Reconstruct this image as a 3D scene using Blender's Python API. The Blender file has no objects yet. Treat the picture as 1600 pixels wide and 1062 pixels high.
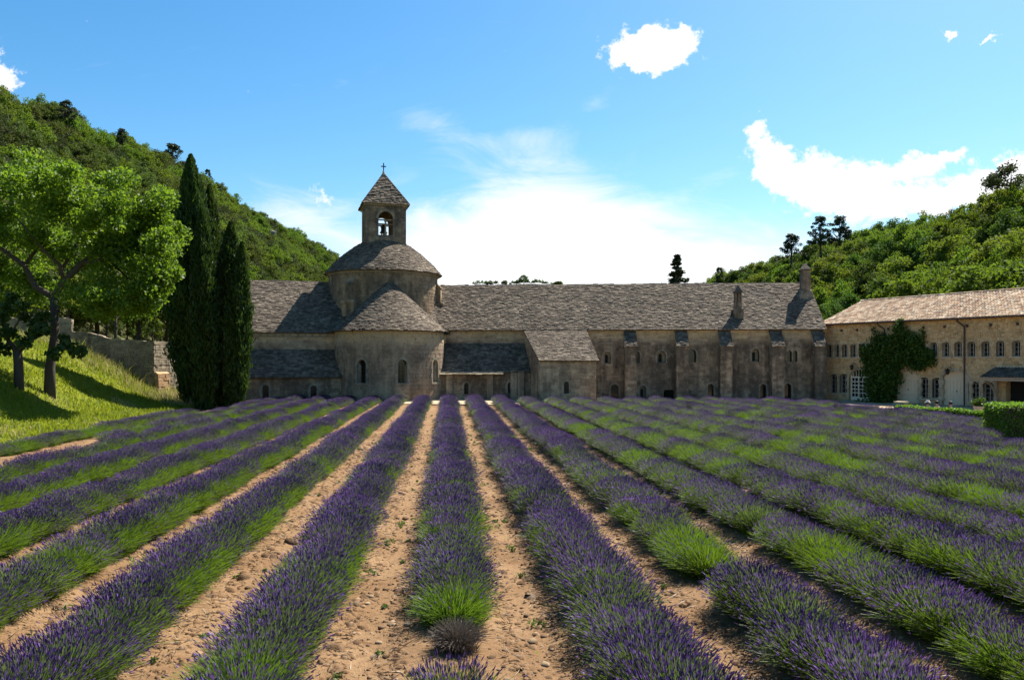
import bpy, bmesh, math, random
import numpy as np
from mathutils import Vector, Matrix
R = math.radians
random.seed(7)
rng = np.random.default_rng(11)
scn = bpy.context.scene
col = scn.collection

# ------------------------------------------------------------------ camera
F = 1230.0          # focal length in pixels of the 1600 px wide photograph
HZ = 563.0          # row of the horizon
H = 3.5             # eye height above the field
cam_d = bpy.data.cameras.new('camera'); cam = bpy.data.objects.new('camera', cam_d); col.objects.link(cam)
cam.location = (0, 0, H); cam.rotation_euler = (R(90), 0, 0)
cam_d.sensor_width = 36; cam_d.lens = 36 * F / 1600; cam_d.shift_y = (HZ - 531) / 1600
cam_d.clip_start = .1; cam_d.clip_end = 6000
scn.camera = cam
scn.view_settings.view_transform = 'Standard'; scn.view_settings.look = 'None'
scn.view_settings.exposure = 1.42; scn.view_settings.gamma = 1; scn.view_settings.use_curve_mapping = False
SUN_AZ, SUN_EL = 41.0, 53.0     # azimuth to the right of +Y, elevation

# ------------------------------------------------------------------ node helper
class NT:
    def __init__(s, tree): s.t = tree; s.t.nodes.clear()
    def n(s, typ, **kw):
        nd = s.t.nodes.new(typ)
        for k, v in kw.items(): setattr(nd, k, v)
        return nd
    def put(s, sock, v):
        if isinstance(v, bpy.types.NodeSocket): s.t.links.new(v, sock)
        elif v is not None:
            if sock.type == 'RGBA' and hasattr(v, '__len__') and len(v) == 3: v = (*v, 1)
            sock.default_value = v
    def m(s, op, a, b=None, c=None, clamp=False):
        nd = s.n('ShaderNodeMath', operation=op, use_clamp=clamp)
        for i, v in enumerate((a, b, c)):
            if v is not None: s.put(nd.inputs[i], v)
        return nd.outputs[0]
    def vm(s, op, a, b=None, scale=None):
        nd = s.n('ShaderNodeVectorMath', operation=op)
        s.put(nd.inputs[0], a)
        if b is not None: s.put(nd.inputs[1], b)
        if scale is not None: s.put(nd.inputs['Scale'], scale)
        return nd.outputs['Value'] if op in ('DOT_PRODUCT', 'LENGTH') else nd.outputs[0]
    def mix(s, f, a, b, blend='MIX'):
        nd = s.n('ShaderNodeMix', data_type='RGBA', blend_type=blend)
        s.put(nd.inputs[0], f); s.put(nd.inputs[6], a); s.put(nd.inputs[7], b)
        return nd.outputs[2]
    def noise(s, vec, scale, detail=4, rough=.55, dist=0):
        nd = s.n('ShaderNodeTexNoise')
        s.put(nd.inputs['Vector'], vec); nd.inputs['Scale'].default_value = scale
        nd.inputs['Detail'].default_value = detail; nd.inputs['Roughness'].default_value = rough
        nd.inputs['Distortion'].default_value = dist
        return nd.outputs['Fac']
    def ramp(s, f, stops, interp='LINEAR'):
        nd = s.n('ShaderNodeValToRGB'); e = nd.color_ramp.elements; nd.color_ramp.interpolation = interp
        while len(e) < len(stops): e.new(.5)
        for k, (p, c) in zip(e, stops):
            k.position = p; k.color = (*c, 1) if hasattr(c, '__len__') else (c, c, c, 1)
        s.put(nd.inputs[0], f)
        return nd.outputs[0]
    def sstep(s, v, a, b):
        nd = s.n('ShaderNodeMapRange', interpolation_type='SMOOTHSTEP')
        s.put(nd.inputs[0], v); nd.inputs[1].default_value = a; nd.inputs[2].default_value = b
        return nd.outputs[0]
    def scalev(s, v, sc):
        nd = s.n('ShaderNodeMapping'); s.put(nd.inputs[0], v); nd.inputs['Scale'].default_value = sc
        return nd.outputs[0]

def newmat(name):
    m = bpy.data.materials.new(name); m.use_nodes = True
    N = NT(m.node_tree); out = N.n('ShaderNodeOutputMaterial'); return m, N, out

def principled(N, out, colr, rough=.85, bump=None, bstr=.4, bdist=.02, spec=.25):
    b = N.n('ShaderNodeBsdfPrincipled'); N.put(b.inputs['Base Color'], colr)
    N.put(b.inputs['Roughness'], rough); b.inputs['Specular IOR Level'].default_value = spec
    if bump is not None:
        bn = N.n('ShaderNodeBump'); bn.inputs['Strength'].default_value = bstr; bn.inputs['Distance'].default_value = bdist
        N.put(bn.inputs['Height'], bump); N.t.links.new(bn.outputs[0], b.inputs['Normal'])
    N.t.links.new(b.outputs[0], out.inputs[0]); return b

# ------------------------------------------------------------------ sky and sun
w = bpy.data.worlds.new('World'); scn.world = w; w.use_nodes = True
N = NT(w.node_tree)
wo = N.n('ShaderNodeOutputWorld'); bg = N.n('ShaderNodeBackground'); bg.inputs[1].default_value = .06
sky = N.n('ShaderNodeTexSky', sky_type='NISHITA'); sky.sun_disc = False
sky.sun_elevation = R(SUN_EL); sky.sun_rotation = R(SUN_AZ)
sky.air_density = 1.0; sky.dust_density = .6; sky.ozone_density = 2.2
tc = N.n('ShaderNodeTexCoord'); d = tc.outputs['Generated']
sx = N.n('ShaderNodeSeparateXYZ'); N.put(sx.inputs[0], d)
yy = N.m('MAXIMUM', sx.outputs[1], .08)
u = N.m('DIVIDE', sx.outputs[0], yy); v = N.m('DIVIDE', sx.outputs[2], yy)
front = N.sstep(sx.outputs[1], .1, .3)
cx = N.n('ShaderNodeCombineXYZ'); N.put(cx.inputs[0], u); N.put(cx.inputs[1], v)
uv0 = cx.outputs[0]
def ncol(vec, scale, detail, rough):
    nd = N.n('ShaderNodeTexNoise'); N.put(nd.inputs['Vector'], vec); nd.inputs['Scale'].default_value = scale; nd.inputs['Detail'].default_value = detail; nd.inputs['Roughness'].default_value = rough
    return N.vm('SUBTRACT', nd.outputs['Color'], (.5, .5, .5))
uv = N.vm('ADD', uv0, N.vm('ADD', N.vm('SCALE', ncol(uv0, 22, 6, .62), scale=.058), N.vm('SCALE', ncol(uv0, 70, 5, .65), scale=.022)))
def blob(px, py, rx, ry, amp=1.0, rot=0):
    """soft gaussian round the direction of a photograph pixel"""
    uc, vc = (px - 800) / F, (HZ - py) / F
    mp = N.n('ShaderNodeMapping', vector_type='TEXTURE')
    N.put(mp.inputs[0], uv); mp.inputs['Location'].default_value = (uc, vc, 0)
    mp.inputs['Rotation'].default_value = (0, 0, R(rot)); mp.inputs['Scale'].default_value = (rx / F, ry / F, 1)
    l2 = N.vm('DOT_PRODUCT', mp.outputs[0], mp.outputs[0])
    return N.m('MULTIPLY', N.m('EXPONENT', N.m('MULTIPLY', l2, -1.0)), amp)
def addall(lst):
    r = lst[0]
    for x in lst[1:]: r = N.m('ADD', r, x)
    return r
cum = addall([blob(978, 82, 34, 24), blob(1015, 72, 46, 32), blob(1062, 76, 32, 26), blob(1000, 98, 34, 16, .5), blob(1050, 50, 18, 14, .5),
  blob(1188, 212, 26, 30), blob(1212, 262, 40, 30), blob(1262, 284, 52, 34), blob(1330, 282, 60, 40), blob(1415, 268, 60, 18, 1, 14), blob(1475, 247, 32, 13, .9, 14),
  blob(1322, 330, 56, 34, .8), blob(1420, 316, 70, 22, .75), blob(1500, 296, 70, 26, 1, 14), blob(1590, 280, 80, 30, 1, 14), blob(1700, 250, 90, 40),
  blob(1487, 52, 9, 9, .8), blob(1534, 64, 14, 6, .75, 20), blob(1551, 56, 12, 5, .7, 10),
  blob(10, 130, 34, 20, .9, -35), blob(-60, 90, 70, 40, 1), blob(505, 310, 34, 15, .62, -20)])
nz1 = N.noise(uv0, 40, 8, .68); nz2 = N.noise(uv0, 9, 5, .6); uv = uv0
fld = N.m('ADD', cum, N.m('MULTIPLY', N.m('SUBTRACT', nz1, .5), 2.1))
cmask = N.sstep(fld, .34, .84)
glow = addall([blob(850, 420, 230, 100, 1.5), blob(980, 430, 200, 70, .8), blob(760, 390, 110, 70, .4), blob(1180, 435, 170, 50, .5), blob(450, 340, 120, 42, .6), blob(850, 285, 120, 55, .5), blob(900, 340, 110, 40, .5),
               blob(800, 215, 95, 26, .42), blob(680, 200, 60, 26, .4, -20), blob(1150, 275, 60, 14, .34, 12), blob(930, 165, 36, 14, .3), blob(1300, 390, 130, 40, .5), blob(560, 420, 160, 60, .6)])
wsp = N.noise(N.scalev(uv, (5, 14, 1)), 1.2, 8, .66, 1.0)
gm = N.sstep(N.m('ADD', glow, N.m('MULTIPLY', N.m('SUBTRACT', wsp, .5), 1.6)), .16, 1.3)
# the rest of the sky carries the same kind of thin and heaped cloud
far = N.m('SUBTRACT', 1.0, front)
gen = N.m('MULTIPLY', N.sstep(N.noise(N.scalev(d, (1, 1, 2.2)), 2.6, 8, .6), .62, .76), far)
hz = N.m('MULTIPLY', N.sstep(sx.outputs[2], .22, .0), far)
cl = N.m('MAXIMUM', N.m('MULTIPLY', N.m('MAXIMUM', cmask, gm), front), N.m('MAXIMUM', gen, N.m('MULTIPLY', hz, .3)), clamp=True)
hs = N.n('ShaderNodeHueSaturation'); hs.inputs['Hue'].default_value = .492; hs.inputs['Saturation'].default_value = 1.36; hs.inputs['Value'].default_value = 1.14
N.put(hs.inputs['Color'], sky.outputs[0])
shade = N.m('MULTIPLY', N.sstep(nz2, .62, .72), N.m('MULTIPLY', cmask, .25))
cloudcol = N.mix(shade, (7.0, 7.1, 7.2), (4.4, 5.0, 6.2))
N.put(bg.inputs[0], N.mix(cl, hs.outputs[0], cloudcol)); N.t.links.new(bg.outputs[0], wo.inputs[0])

sd = bpy.data.lights.new('sun', 'SUN'); sd.energy = 5.0; sd.angle = R(.53); sd.color = (1, .945, .86)
sun = bpy.data.objects.new('sun', sd); col.objects.link(sun)
sv = Vector((math.sin(R(SUN_AZ)) * math.cos(R(SUN_EL)), math.cos(R(SUN_AZ)) * math.cos(R(SUN_EL)), math.sin(R(SUN_EL))))
sun.rotation_euler = sv.to_track_quat('Z', 'Y').to_euler(); sun.location = (40, 40, 90)

# ------------------------------------------------------------------ materials
def stone_mat(name, tones, dark, stain=.5, zhi=None, zlo=None, topcol=None, fine=9.0):
    m, N, out = newmat(name)
    g = N.n('ShaderNodeNewGeometry'); p = g.outputs['Position']; isl = g.outputs['Random Per Island']
    base = N.ramp(isl, [(i / (len(tones) - 1), c) for i, c in enumerate(tones)])
    big = N.noise(p, .42, 6, .65); streak = N.noise(N.scalev(p, (1.6, 1.6, .22)), 1.0, 5, .6); fn = N.noise(p, fine, 5, .65); md = N.noise(p, 2.3, 6, .72)
    mask = N.m('ADD', N.m('MULTIPLY', big, .6), N.m('MULTIPLY', streak, .5))
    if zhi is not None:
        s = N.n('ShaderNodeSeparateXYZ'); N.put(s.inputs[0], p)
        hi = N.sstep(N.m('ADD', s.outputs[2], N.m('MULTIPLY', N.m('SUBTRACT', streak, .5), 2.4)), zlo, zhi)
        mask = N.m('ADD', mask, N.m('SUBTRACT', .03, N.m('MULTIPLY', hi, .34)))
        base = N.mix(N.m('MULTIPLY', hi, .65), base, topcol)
    st = N.m('MULTIPLY', N.sstep(mask, .40, .68), stain * 1.25, clamp=True)
    c = N.mix(st, base, dark)
    c = N.mix(N.m('MULTIPLY', N.sstep(fn, .45, .72), .45), c, N.mix(.6, c, (.03, .028, .025)))
    c = N.mix(N.m('MULTIPLY', N.sstep(md, .50, .66), .45), c, N.mix(.78, c, (.02, .016, .013)))
    c = N.mix(N.m('MULTIPLY', N.sstep(md, .47, .34), .4), c, N.mix(.5, c, (.62, .50, .36)))
    lich = N.sstep(N.noise(p, 3.1, 6, .7), .62, .74)
    c = N.mix(N.m('MULTIPLY', lich, .35), c, (.42, .40, .33))
    principled(N, out, c, .92, N.m('ADD', fn, N.m('MULTIPLY', isl, .3)), .5, .03, .15)
    return m
M = {}
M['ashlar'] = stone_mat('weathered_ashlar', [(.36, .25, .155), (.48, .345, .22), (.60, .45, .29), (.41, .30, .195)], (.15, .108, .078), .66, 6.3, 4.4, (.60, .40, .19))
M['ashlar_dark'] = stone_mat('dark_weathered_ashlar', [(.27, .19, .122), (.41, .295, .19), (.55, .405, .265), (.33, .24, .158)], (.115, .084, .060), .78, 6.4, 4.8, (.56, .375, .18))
M['tower_stone'] = stone_mat('tower_stone', [(.26, .185, .12), (.37, .27, .172), (.22, .158, .105)], (.085, .064, .05), .8)
M['drum_stone'] = stone_mat('drum_stone', [(.33, .225, .13), (.42, .29, .17), (.275, .19, .115)], (.11, .078, .052), .75)
M['dressed'] = stone_mat('dressed_stone', [(.54, .40, .24), (.62, .48, .31), (.48, .35, .21)], (.17, .15, .12), .3)
M['dressed_old'] = stone_mat('old_dressed_stone', [(.33, .275, .19), (.39, .325, .225), (.28, .235, .165)], (.11, .095, .08), .5)
M['rubble'] = stone_mat('rubble_stone', [(.62, .37, .15), (.72, .49, .25), (.50, .31, .14), (.76, .55, .31), (.64, .39, .17)], (.34, .23, .13), .25)
M['mortar'] = stone_mat('lime_mortar', [(.62, .42, .20), (.62, .42, .20)], (.36, .25, .14), .35)
M['drywall'] = stone_mat('drystone', [(.30, .245, .165), (.38, .315, .22), (.22, .18, .125), (.33, .275, .19)], (.10, .082, .06), .45)
M['red_stone'] = stone_mat('reddish_stone', [(.40, .24, .12), (.47, .30, .16), (.34, .2, .11)], (.2, .13, .08), .3)
M['lauze'] = stone_mat('roof_slab_stone', [(.07, .055, .040), (.165, .13, .094), (.25, .2, .146), (.10, .079, .058), (.20, .158, .115), (.08, .063, .046)], (.055, .042, .032), .45, fine=6)

def simple(name, c, rough=.7, var=.25, scale=8, bump=.3, metallic=0, spec=.3):
    m, N, out = newmat(name); g = N.n('ShaderNodeNewGeometry')
    nz = N.noise(g.outputs['Position'], scale, 5)
    cc = N.mix(N.m('MULTIPLY', N.m('ADD', nz, g.outputs['Random Per Island']), var), c, tuple(x * .45 for x in c))
    b = principled(N, out, cc, rough, nz, bump, .01, spec); b.inputs['Metallic'].default_value = metallic
    return m
M['glass'] = simple('dark_window_glass', (.012, .013, .015), .12, .2, 3, .05, spec=.5)
M['void'] = simple('dark_interior', (.02, .018, .016), .9)
M['white_paint'] = simple('white_painted_wood', (.80, .69, .53), .55, .12, 6, .1)
M['cream_paint'] = simple('cream_painted_boards', (.74, .57, .38), .6, .14, 5, .1)
M['old_paint'] = simple('weathered_grey_paint', (.34, .30, .24), .7, .2, 8, .1)
M['iron'] = simple('dark_iron', (.035, .028, .025), .5, .3, 20, .1, .6)
M['brown_pipe'] = simple('brown_downpipe', (.07, .045, .035), .5, .3, 10, .1)
M['timber'] = simple('weathered_timber', (.46, .37, .27), .8, .35, 5, .4)
M['bronze'] = simple('bell_bronze', (.09, .08, .05), .45, .3, 6, .1, .7)
M['bark'] = simple('bark', (.085, .066, .05), .95, .5, 9, .9)
M['skin'] = simple('skin', (.52, .33, .24), .6, .1, 20, .05)
M['navy_cloth'] = simple('navy_cloth', (.025, .03, .06), .9, .3, 12, .2)
M['black_cloth'] = simple('black_cloth', (.02, .02, .022), .9, .3, 12, .2)
M['pale_cloth'] = simple('pale_cloth', (.6, .55, .47), .9, .2, 12, .2)
M['hair'] = simple('dark_hair', (.02, .015, .012), .6, .3, 40, .2)
M['rock'] = stone_mat('grey_rock', [(.20, .185, .155), (.27, .25, .21)], (.10, .095, .08), .5, fine=3)

def tile_mat():
    m, N, out = newmat('canal_tile'); g = N.n('ShaderNodeNewGeometry'); p = g.outputs['Position']; isl = g.outputs['Random Per Island']
    c = N.ramp(isl, [(0, (.38, .23, .13)), (.22, (.54, .40, .26)), (.42, (.27, .155, .09)), (.6, (.64, .52, .37)), (.8, (.17, .115, .08)), (1, (.44, .29, .18))])
    n1 = N.noise(p, 1.3, 5, .65); n2 = N.noise(p, 18, 4)
    c = N.mix(N.m('MULTIPLY', N.sstep(n1, .5, .66), .55), c, (.20, .165, .13))
    principled(N, out, c, .9, n2, .4, .01, .15); return m
M['tile'] = tile_mat()

def leaf_mat(name, tones, trans=.35, tcol=(.22, .34, .03), rough=.55, patch=.0, objvar=.35):
    m, N, out = newmat(name); g = N.n('ShaderNodeNewGeometry'); oi = N.n('ShaderNodeObjectInfo')
    isl = g.outputs['Random Per Island']
    c = N.ramp(isl, [(i / (len(tones) - 1), t) for i, t in enumerate(tones)])
    hv = N.n('ShaderNodeHueSaturation'); N.put(hv.inputs['Color'], c)
    N.put(hv.inputs['Hue'], N.m('ADD', .5, N.m('MULTIPLY', N.m('SUBTRACT', oi.outputs['Random'], .5), objvar * .10)))
    N.put(hv.inputs['Value'], N.m('ADD', 1 - objvar * .5, N.m('MULTIPLY', oi.outputs['Random'], objvar)))
    c = hv.outputs[0]
    b = N.n('ShaderNodeBsdfPrincipled'); N.put(b.inputs['Base Color'], c); b.inputs['Roughness'].default_value = rough; b.inputs['Specular IOR Level'].default_value = .25
    t = N.n('ShaderNodeBsdfTranslucent'); N.put(t.inputs[0], N.mix(.5, c, tcol))
    mx = N.n('ShaderNodeMixShader'); mx.inputs[0].default_value = trans
    N.t.links.new(b.outputs[0], mx.inputs[1]); N.t.links.new(t.outputs[0], mx.inputs[2]); N.t.links.new(mx.outputs[0], out.inputs[0])
    return m
M['oak_leaf'] = leaf_mat('broadleaf_leaf', [(.045, .078, .007), (.072, .118, .010), (.10, .15, .014), (.055, .098, .009)], .38, (.20, .30, .015), .8, objvar=.7)
M['oak_leaf_b'] = leaf_mat('olive_green_leaf', [(.045, .068, .010), (.07, .092, .014), (.085, .108, .02)], .3, (.14, .2, .02), .8, objvar=.7)
M['oak_leaf_c'] = leaf_mat('deep_green_leaf', [(.028, .055, .007), (.045, .082, .010), (.062, .10, .012)], .3, (.12, .2, .015), .8, objvar=.7)
M['oak_leaf_d'] = leaf_mat('yellowish_leaf', [(.062, .088, .009), (.09, .12, .012), (.115, .14, .016)], .38, (.22, .30, .02), .8, objvar=.5)
M['holm_leaf'] = leaf_mat('holm_oak_leaf', [(.026, .042, .009), (.042, .06, .013), (.056, .072, .018)], .2, (.09, .12, .02), .85, objvar=.6)
M['pine_leaf'] = leaf_mat('pine_needles', [(.022, .036, .016), (.035, .05, .022), (.045, .062, .028)], .12, (.06, .09, .02))
M['cypress_leaf'] = leaf_mat('cypress_spray', [(.018, .036, .006), (.032, .058, .009), (.05, .085, .013)], .2, (.10, .18, .02))
M['big_leaf'] = leaf_mat('sunlit_tree_leaf', [(.050, .10, .008), (.085, .15, .012), (.12, .19, .016), (.065, .12, .010)], .42, (.28, .46, .02), objvar=.1)
M['fig_leaf'] = leaf_mat('shaded_tree_leaf', [(.03, .055, .012), (.045, .08, .016)], .3, (.12, .2, .03), objvar=.1)
M['ivy_leaf'] = leaf_mat('ivy_leaf', [(.024, .055, .006), (.045, .09, .009), (.07, .125, .012)], .3, (.14, .26, .02), objvar=.1)
M['hedge_leaf'] = leaf_mat('hedge_leaf', [(.06, .13, .012), (.09, .18, .018), (.11, .2, .02)], .4, (.25, .42, .03), objvar=.1)
M['grass_blade'] = leaf_mat('grass_blade', [(.105, .145, .006), (.145, .18, .009), (.19, .20, .016), (.115, .165, .007)], .45, (.33, .40, .02), objvar=0)
M['dry_blade'] = leaf_mat('dry_grass', [(.36, .29, .13), (.45, .37, .18), (.28, .25, .10)], .3, (.4, .33, .12), objvar=0)
M['lav_stem'] = leaf_mat('lavender_stem', [(.07, .095, .03), (.10, .125, .045), (.125, .14, .06)], .35, (.2, .3, .06), objvar=.25)
M['lav_leaf'] = leaf_mat('lavender_leaf', [(.045, .078, .016), (.065, .105, .022), (.085, .125, .032)], .35, (.14, .23, .03), objvar=.25)
M['lav_green'] = leaf_mat('fresh_lavender_stem', [(.060, .105, .009), (.085, .135, .012), (.11, .155, .02)], .42, (.18, .31, .015), objvar=.25)
M['lav_flower'] = leaf_mat('lavender_flower', [(.105, .056, .215), (.16, .088, .32), (.22, .14, .38), (.125, .073, .26)], .38, (.30, .17, .52), objvar=.25)
M['dead_stem'] = leaf_mat('dry_grey_stem', [(.085, .06, .042), (.13, .10, .075), (.17, .145, .12), (.06, .042, .03)], .1, (.2, .17, .13), objvar=0)
M['yellow_flower'] = leaf_mat('yellow_flower', [(.6, .42, .03), (.7, .5, .05)], .3, (.7, .5, .05), objvar=0)
M['pale_flower'] = leaf_mat('pale_weed', [(.4, .45, .16), (.5, .5, .25)], .3, (.4, .45, .1), objvar=0)

def soil_mat(name, a, b, cdark, sc=1.0):
    m, N, out = newmat(name); g = N.n('ShaderNodeNewGeometry'); p = g.outputs['Position']
    n1 = N.noise(p, .6 * sc, 6, .6); n2 = N.noise(p, 7 * sc, 8, .68); n3 = N.noise(p, 34 * sc, 5, .6)
    c = N.mix(N.sstep(n1, .35, .65), a, b)
    c = N.mix(N.m('MULTIPLY', N.sstep(n2, .48, .70), .55), c, cdark)
    vo = N.n('ShaderNodeTexVoronoi'); N.put(vo.inputs['Vector'], p); vo.inputs['Scale'].default_value = 22 * sc
    c = N.mix(N.m('MULTIPLY', N.sstep(vo.outputs['Distance'], .22, .08), N.m('MULTIPLY', N.sstep(n2, .5, .6), .6)), c, (.32, .25, .16))
    principled(N, out, c, .95, N.m('ADD', n2, N.m('MULTIPLY', n3, .35)), .9, .05, .1); return m
M['soil'] = soil_mat('dry_soil', (.165, .095, .046), (.225, .140, .073), (.075, .040, .019))
M['gravel'] = soil_mat('pale_gravel', (.42, .33, .22), (.38, .295, .195), (.28, .21, .14), 1.6)
M['turf'] = soil_mat('turf_ground', (.095, .12, .007), (.14, .15, .010), (.075, .08, .005))
M['hill_ground'] = soil_mat('scrub_ground', (.04, .05, .012), (.075, .07, .03), (.025, .032, .009), .3)

# ------------------------------------------------------------------ mesh helpers
class MB:
    def __init__(s): s.v = []; s.f = []; s.mi = []
    def add(s, vs, fs, mi=0):
        o = len(s.v); s.v += [tuple(x) for x in vs]; s.f += [tuple(i + o for i in f) for f in fs]; s.mi += [mi] * len(fs); return s
    def box(s, x0, x1, y0, y1, z0, z1, mi=0):
        return s.add([(x0, y0, z0), (x1, y0, z0), (x1, y1, z0), (x0, y1, z0), (x0, y0, z1), (x1, y0, z1), (x1, y1, z1), (x0, y1, z1)],
                     [(0, 3, 2, 1), (4, 5, 6, 7), (0, 1, 5, 4), (1, 2, 6, 5), (2, 3, 7, 6), (3, 0, 4, 7)], mi)
    def hexa(s, p, mi=0):   # eight corners: lower ring then upper ring
        return s.add(p, [(0, 3, 2, 1), (4, 5, 6, 7), (0, 1, 5, 4), (1, 2, 6, 5), (2, 3, 7, 6), (3, 0, 4, 7)], mi)
    def prism(s, poly, y0, y1, mi=0):  # polygon in (x,z), extruded along y
        n = len(poly); vs = [(x, y0, z) for x, z in poly] + [(x, y1, z) for x, z in poly]
        return s.add(vs, [tuple(range(n)), tuple(range(2 * n - 1, n - 1, -1))] + [((i + 1) % n, i, i + n, (i + 1) % n + n) for i in range(n)], mi)
    def tube(s, pts, rad, n=8, mi=0, cap=True):
        pts = [Vector(p) for p in pts]
        if not hasattr(rad, '__len__'): rad = [rad] * len(pts)
        vs = []; k = len(pts); up = None
        for i, p in enumerate(pts):
            t = (pts[min(i + 1, k - 1)] - pts[max(i - 1, 0)]).normalized()
            a = t.orthogonal().normalized() if up is None else (up - t * up.dot(t)).normalized()
            up = a; b = t.cross(a)
            for j in range(n):
                q = 2 * math.pi * j / n; vs.append(p + (a * math.cos(q) + b * math.sin(q)) * rad[i])
        fs = [(i * n + j, i * n + (j + 1) % n, (i + 1) * n + (j + 1) % n, (i + 1) * n + j) for i in range(k - 1) for j in range(n)]
        if cap: fs += [tuple(range(n - 1, -1, -1)), tuple(range((k - 1) * n, k * n))]
        return s.add(vs, fs, mi)
    def lathe(s, prof, c=(0, 0, 0), n=24, mi=0, a0=0, a1=2 * math.pi):
        full = abs(a1 - a0 - 2 * math.pi) < 1e-6; m = n if full else n + 1; vs = []
        for r, z in prof:
            for j in range(m):
                q = a0 + (a1 - a0) * j / n; vs.append((c[0] + r * math.sin(q), c[1] - r * math.cos(q), c[2] + z))
        fs = []
        for i in range(len(prof) - 1):
            for j in range(n):
                k = (j + 1) % m; fs.append((i * m + j, i * m + k, (i + 1) * m + k, (i + 1) * m + j))
        return s.add(vs, fs, mi)
    def mesh(s, name, mats, smooth=False):
        me = bpy.data.meshes.new(name); me.from_pydata(s.v, [], s.f)
        for m in (mats if isinstance(mats, (list, tuple)) else [mats]): me.materials.append(m)
        if any(s.mi): me.polygons.foreach_set('material_index', s.mi)
        if smooth: me.polygons.foreach_set('use_smooth', [True] * len(me.polygons))
        me.update(); return me
    def build(s, name, mats, parent=None, smooth=False, **kw):
        return link(name, s.mesh(name, mats, smooth), parent, **kw)

def link(name, me, parent=None, loc=None, rotz=None, stuff=False):
    o = bpy.data.objects.new(name, me); col.objects.link(o)
    if parent: o.parent = parent
    if loc is not None: o.location = loc
    if rotz is not None: o.rotation_euler = (0, 0, rotz)
    if stuff: o['kind'] = 'stuff'
    return o
def tag(o, label, cat, group=None):
    o['label'] = label; o['category'] = cat
    if group: o['group'] = group
    return o
def thing(name, label, cat, loc=(0, 0, 0), rotz=0, group=None):
    return tag(link(name, None, None, loc, rotz), label, cat, group)
def kind(o, k): o['kind'] = k; return o

def np_mesh(name, V, FQ, mats, mi=None, smooth=False):
    """quads or triangles from numpy arrays"""
    me = bpy.data.meshes.new(name); nf, k = FQ.shape
    me.vertices.add(len(V)); me.vertices.foreach_set('co', np.asarray(V, np.float32).ravel())
    me.loops.add(nf * k); me.loops.foreach_set('vertex_index', FQ.astype(np.int32).ravel())
    me.polygons.add(nf); me.polygons.foreach_set('loop_start', np.arange(0, nf * k, k, dtype=np.int32)); me.polygons.foreach_set('loop_total', np.full(nf, k, np.int32))
    for m in (mats if isinstance(mats, (list, tuple)) else [mats]): me.materials.append(m)
    if mi is not None: me.polygons.foreach_set('material_index', np.asarray(mi, np.int32))
    if smooth: me.polygons.foreach_set('use_smooth', np.ones(nf, bool))
    me.update(calc_edges=True); return me
def unit(v): return v / np.maximum(np.linalg.norm(v, axis=-1, keepdims=True), 1e-9)
def leaf_quads(c, axis, size, wid=.5, roll=None, g=rng):
    """one folded rhombus leaf per centre; axis = direction of the leaf's length"""
    n = len(c); axis = unit(axis)
    side = unit(np.cross(axis, g.normal(size=(n, 3)))); nor = np.cross(axis, side)
    size = np.broadcast_to(np.asarray(size, float), (n,))[:, None]
    V = np.stack([c - axis * size * .5, c + side * size * wid * .5 + nor * size * .08, c + axis * size * .5, c - side * size * wid * .5 + nor * size * .08], 1).reshape(-1, 3)
    return V, np.arange(4 * n).reshape(n, 4)

def merge(parts):
    """[(V,F,matindex)] -> V,F,mi"""
    Vs, Fs, ms, o = [], [], [], 0
    for V, Fq, m in parts:
        Vs.append(V); Fs.append(Fq + o); ms.append(np.full(len(Fq), m)); o += len(V)
    return np.concatenate(Vs), np.concatenate(Fs), np.concatenate(ms)

def cut(mesh_obj, cutter_mb):
    """subtract openings from a wall and keep the result as plain mesh"""
    for me_ in (mesh_obj.data,):
        bm = bmesh.new(); bm.from_mesh(me_); bmesh.ops.recalc_face_normals(bm, faces=bm.faces); bm.to_mesh(me_); bm.free()
    cm = cutter_mb.mesh('cutter', M['void'])
    bm = bmesh.new(); bm.from_mesh(cm); bmesh.ops.recalc_face_normals(bm, faces=bm.faces); bm.to_mesh(cm); bm.free(); co = bpy.data.objects.new('cutter', cm); col.objects.link(co)
    co.parent = mesh_obj.parent; co.location = mesh_obj.location; co.rotation_euler = mesh_obj.rotation_euler
    md = mesh_obj.modifiers.new('cut', 'BOOLEAN'); md.object = co; md.operation = 'DIFFERENCE'; md.solver = 'EXACT'; md.use_self = True
    bpy.context.view_layer.update(); dg = bpy.context.evaluated_depsgraph_get()
    me = bpy.data.meshes.new_from_object(mesh_obj.evaluated_get(dg)); mesh_obj.modifiers.clear(); old = mesh_obj.data; mesh_obj.data = me
    me.name = mesh_obj.name
    bpy.data.objects.remove(co); bpy.data.meshes.remove(cm); bpy.data.meshes.remove(old)
    bm = bmesh.new(); bm.from_mesh(me); bm.normal_update(); bm.to_mesh(me); bm.free()

class Frame:
    """a building's own axes: x along the front, y to the back, front facing -y"""
    def __init__(s, ox, oy, ang): s.o = (ox, oy); s.a = ang; s.t = (math.cos(ang), math.sin(ang)); s.n = (-math.sin(ang), math.cos(ang))
    def s(s_, px, y=0):
        k = (px - 800) / F; o, t, n = s_.o, s_.t, s_.n
        return (k * (o[1] + y * n[1]) - o[0] - y * n[0]) / (t[0] - k * t[1])
    def z(s_, px, py, y=0):
        q = s_.s(px, y); d_ = s_.o[1] + q * s_.t[1] + y * s_.n[1]
        return H + (HZ - py) / F * d_
    def w(s_, x, y, z=0): return (s_.o[0] + x * s_.t[0] + y * s_.n[0], s_.o[1] + x * s_.t[1] + y * s_.n[1], z)

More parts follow.
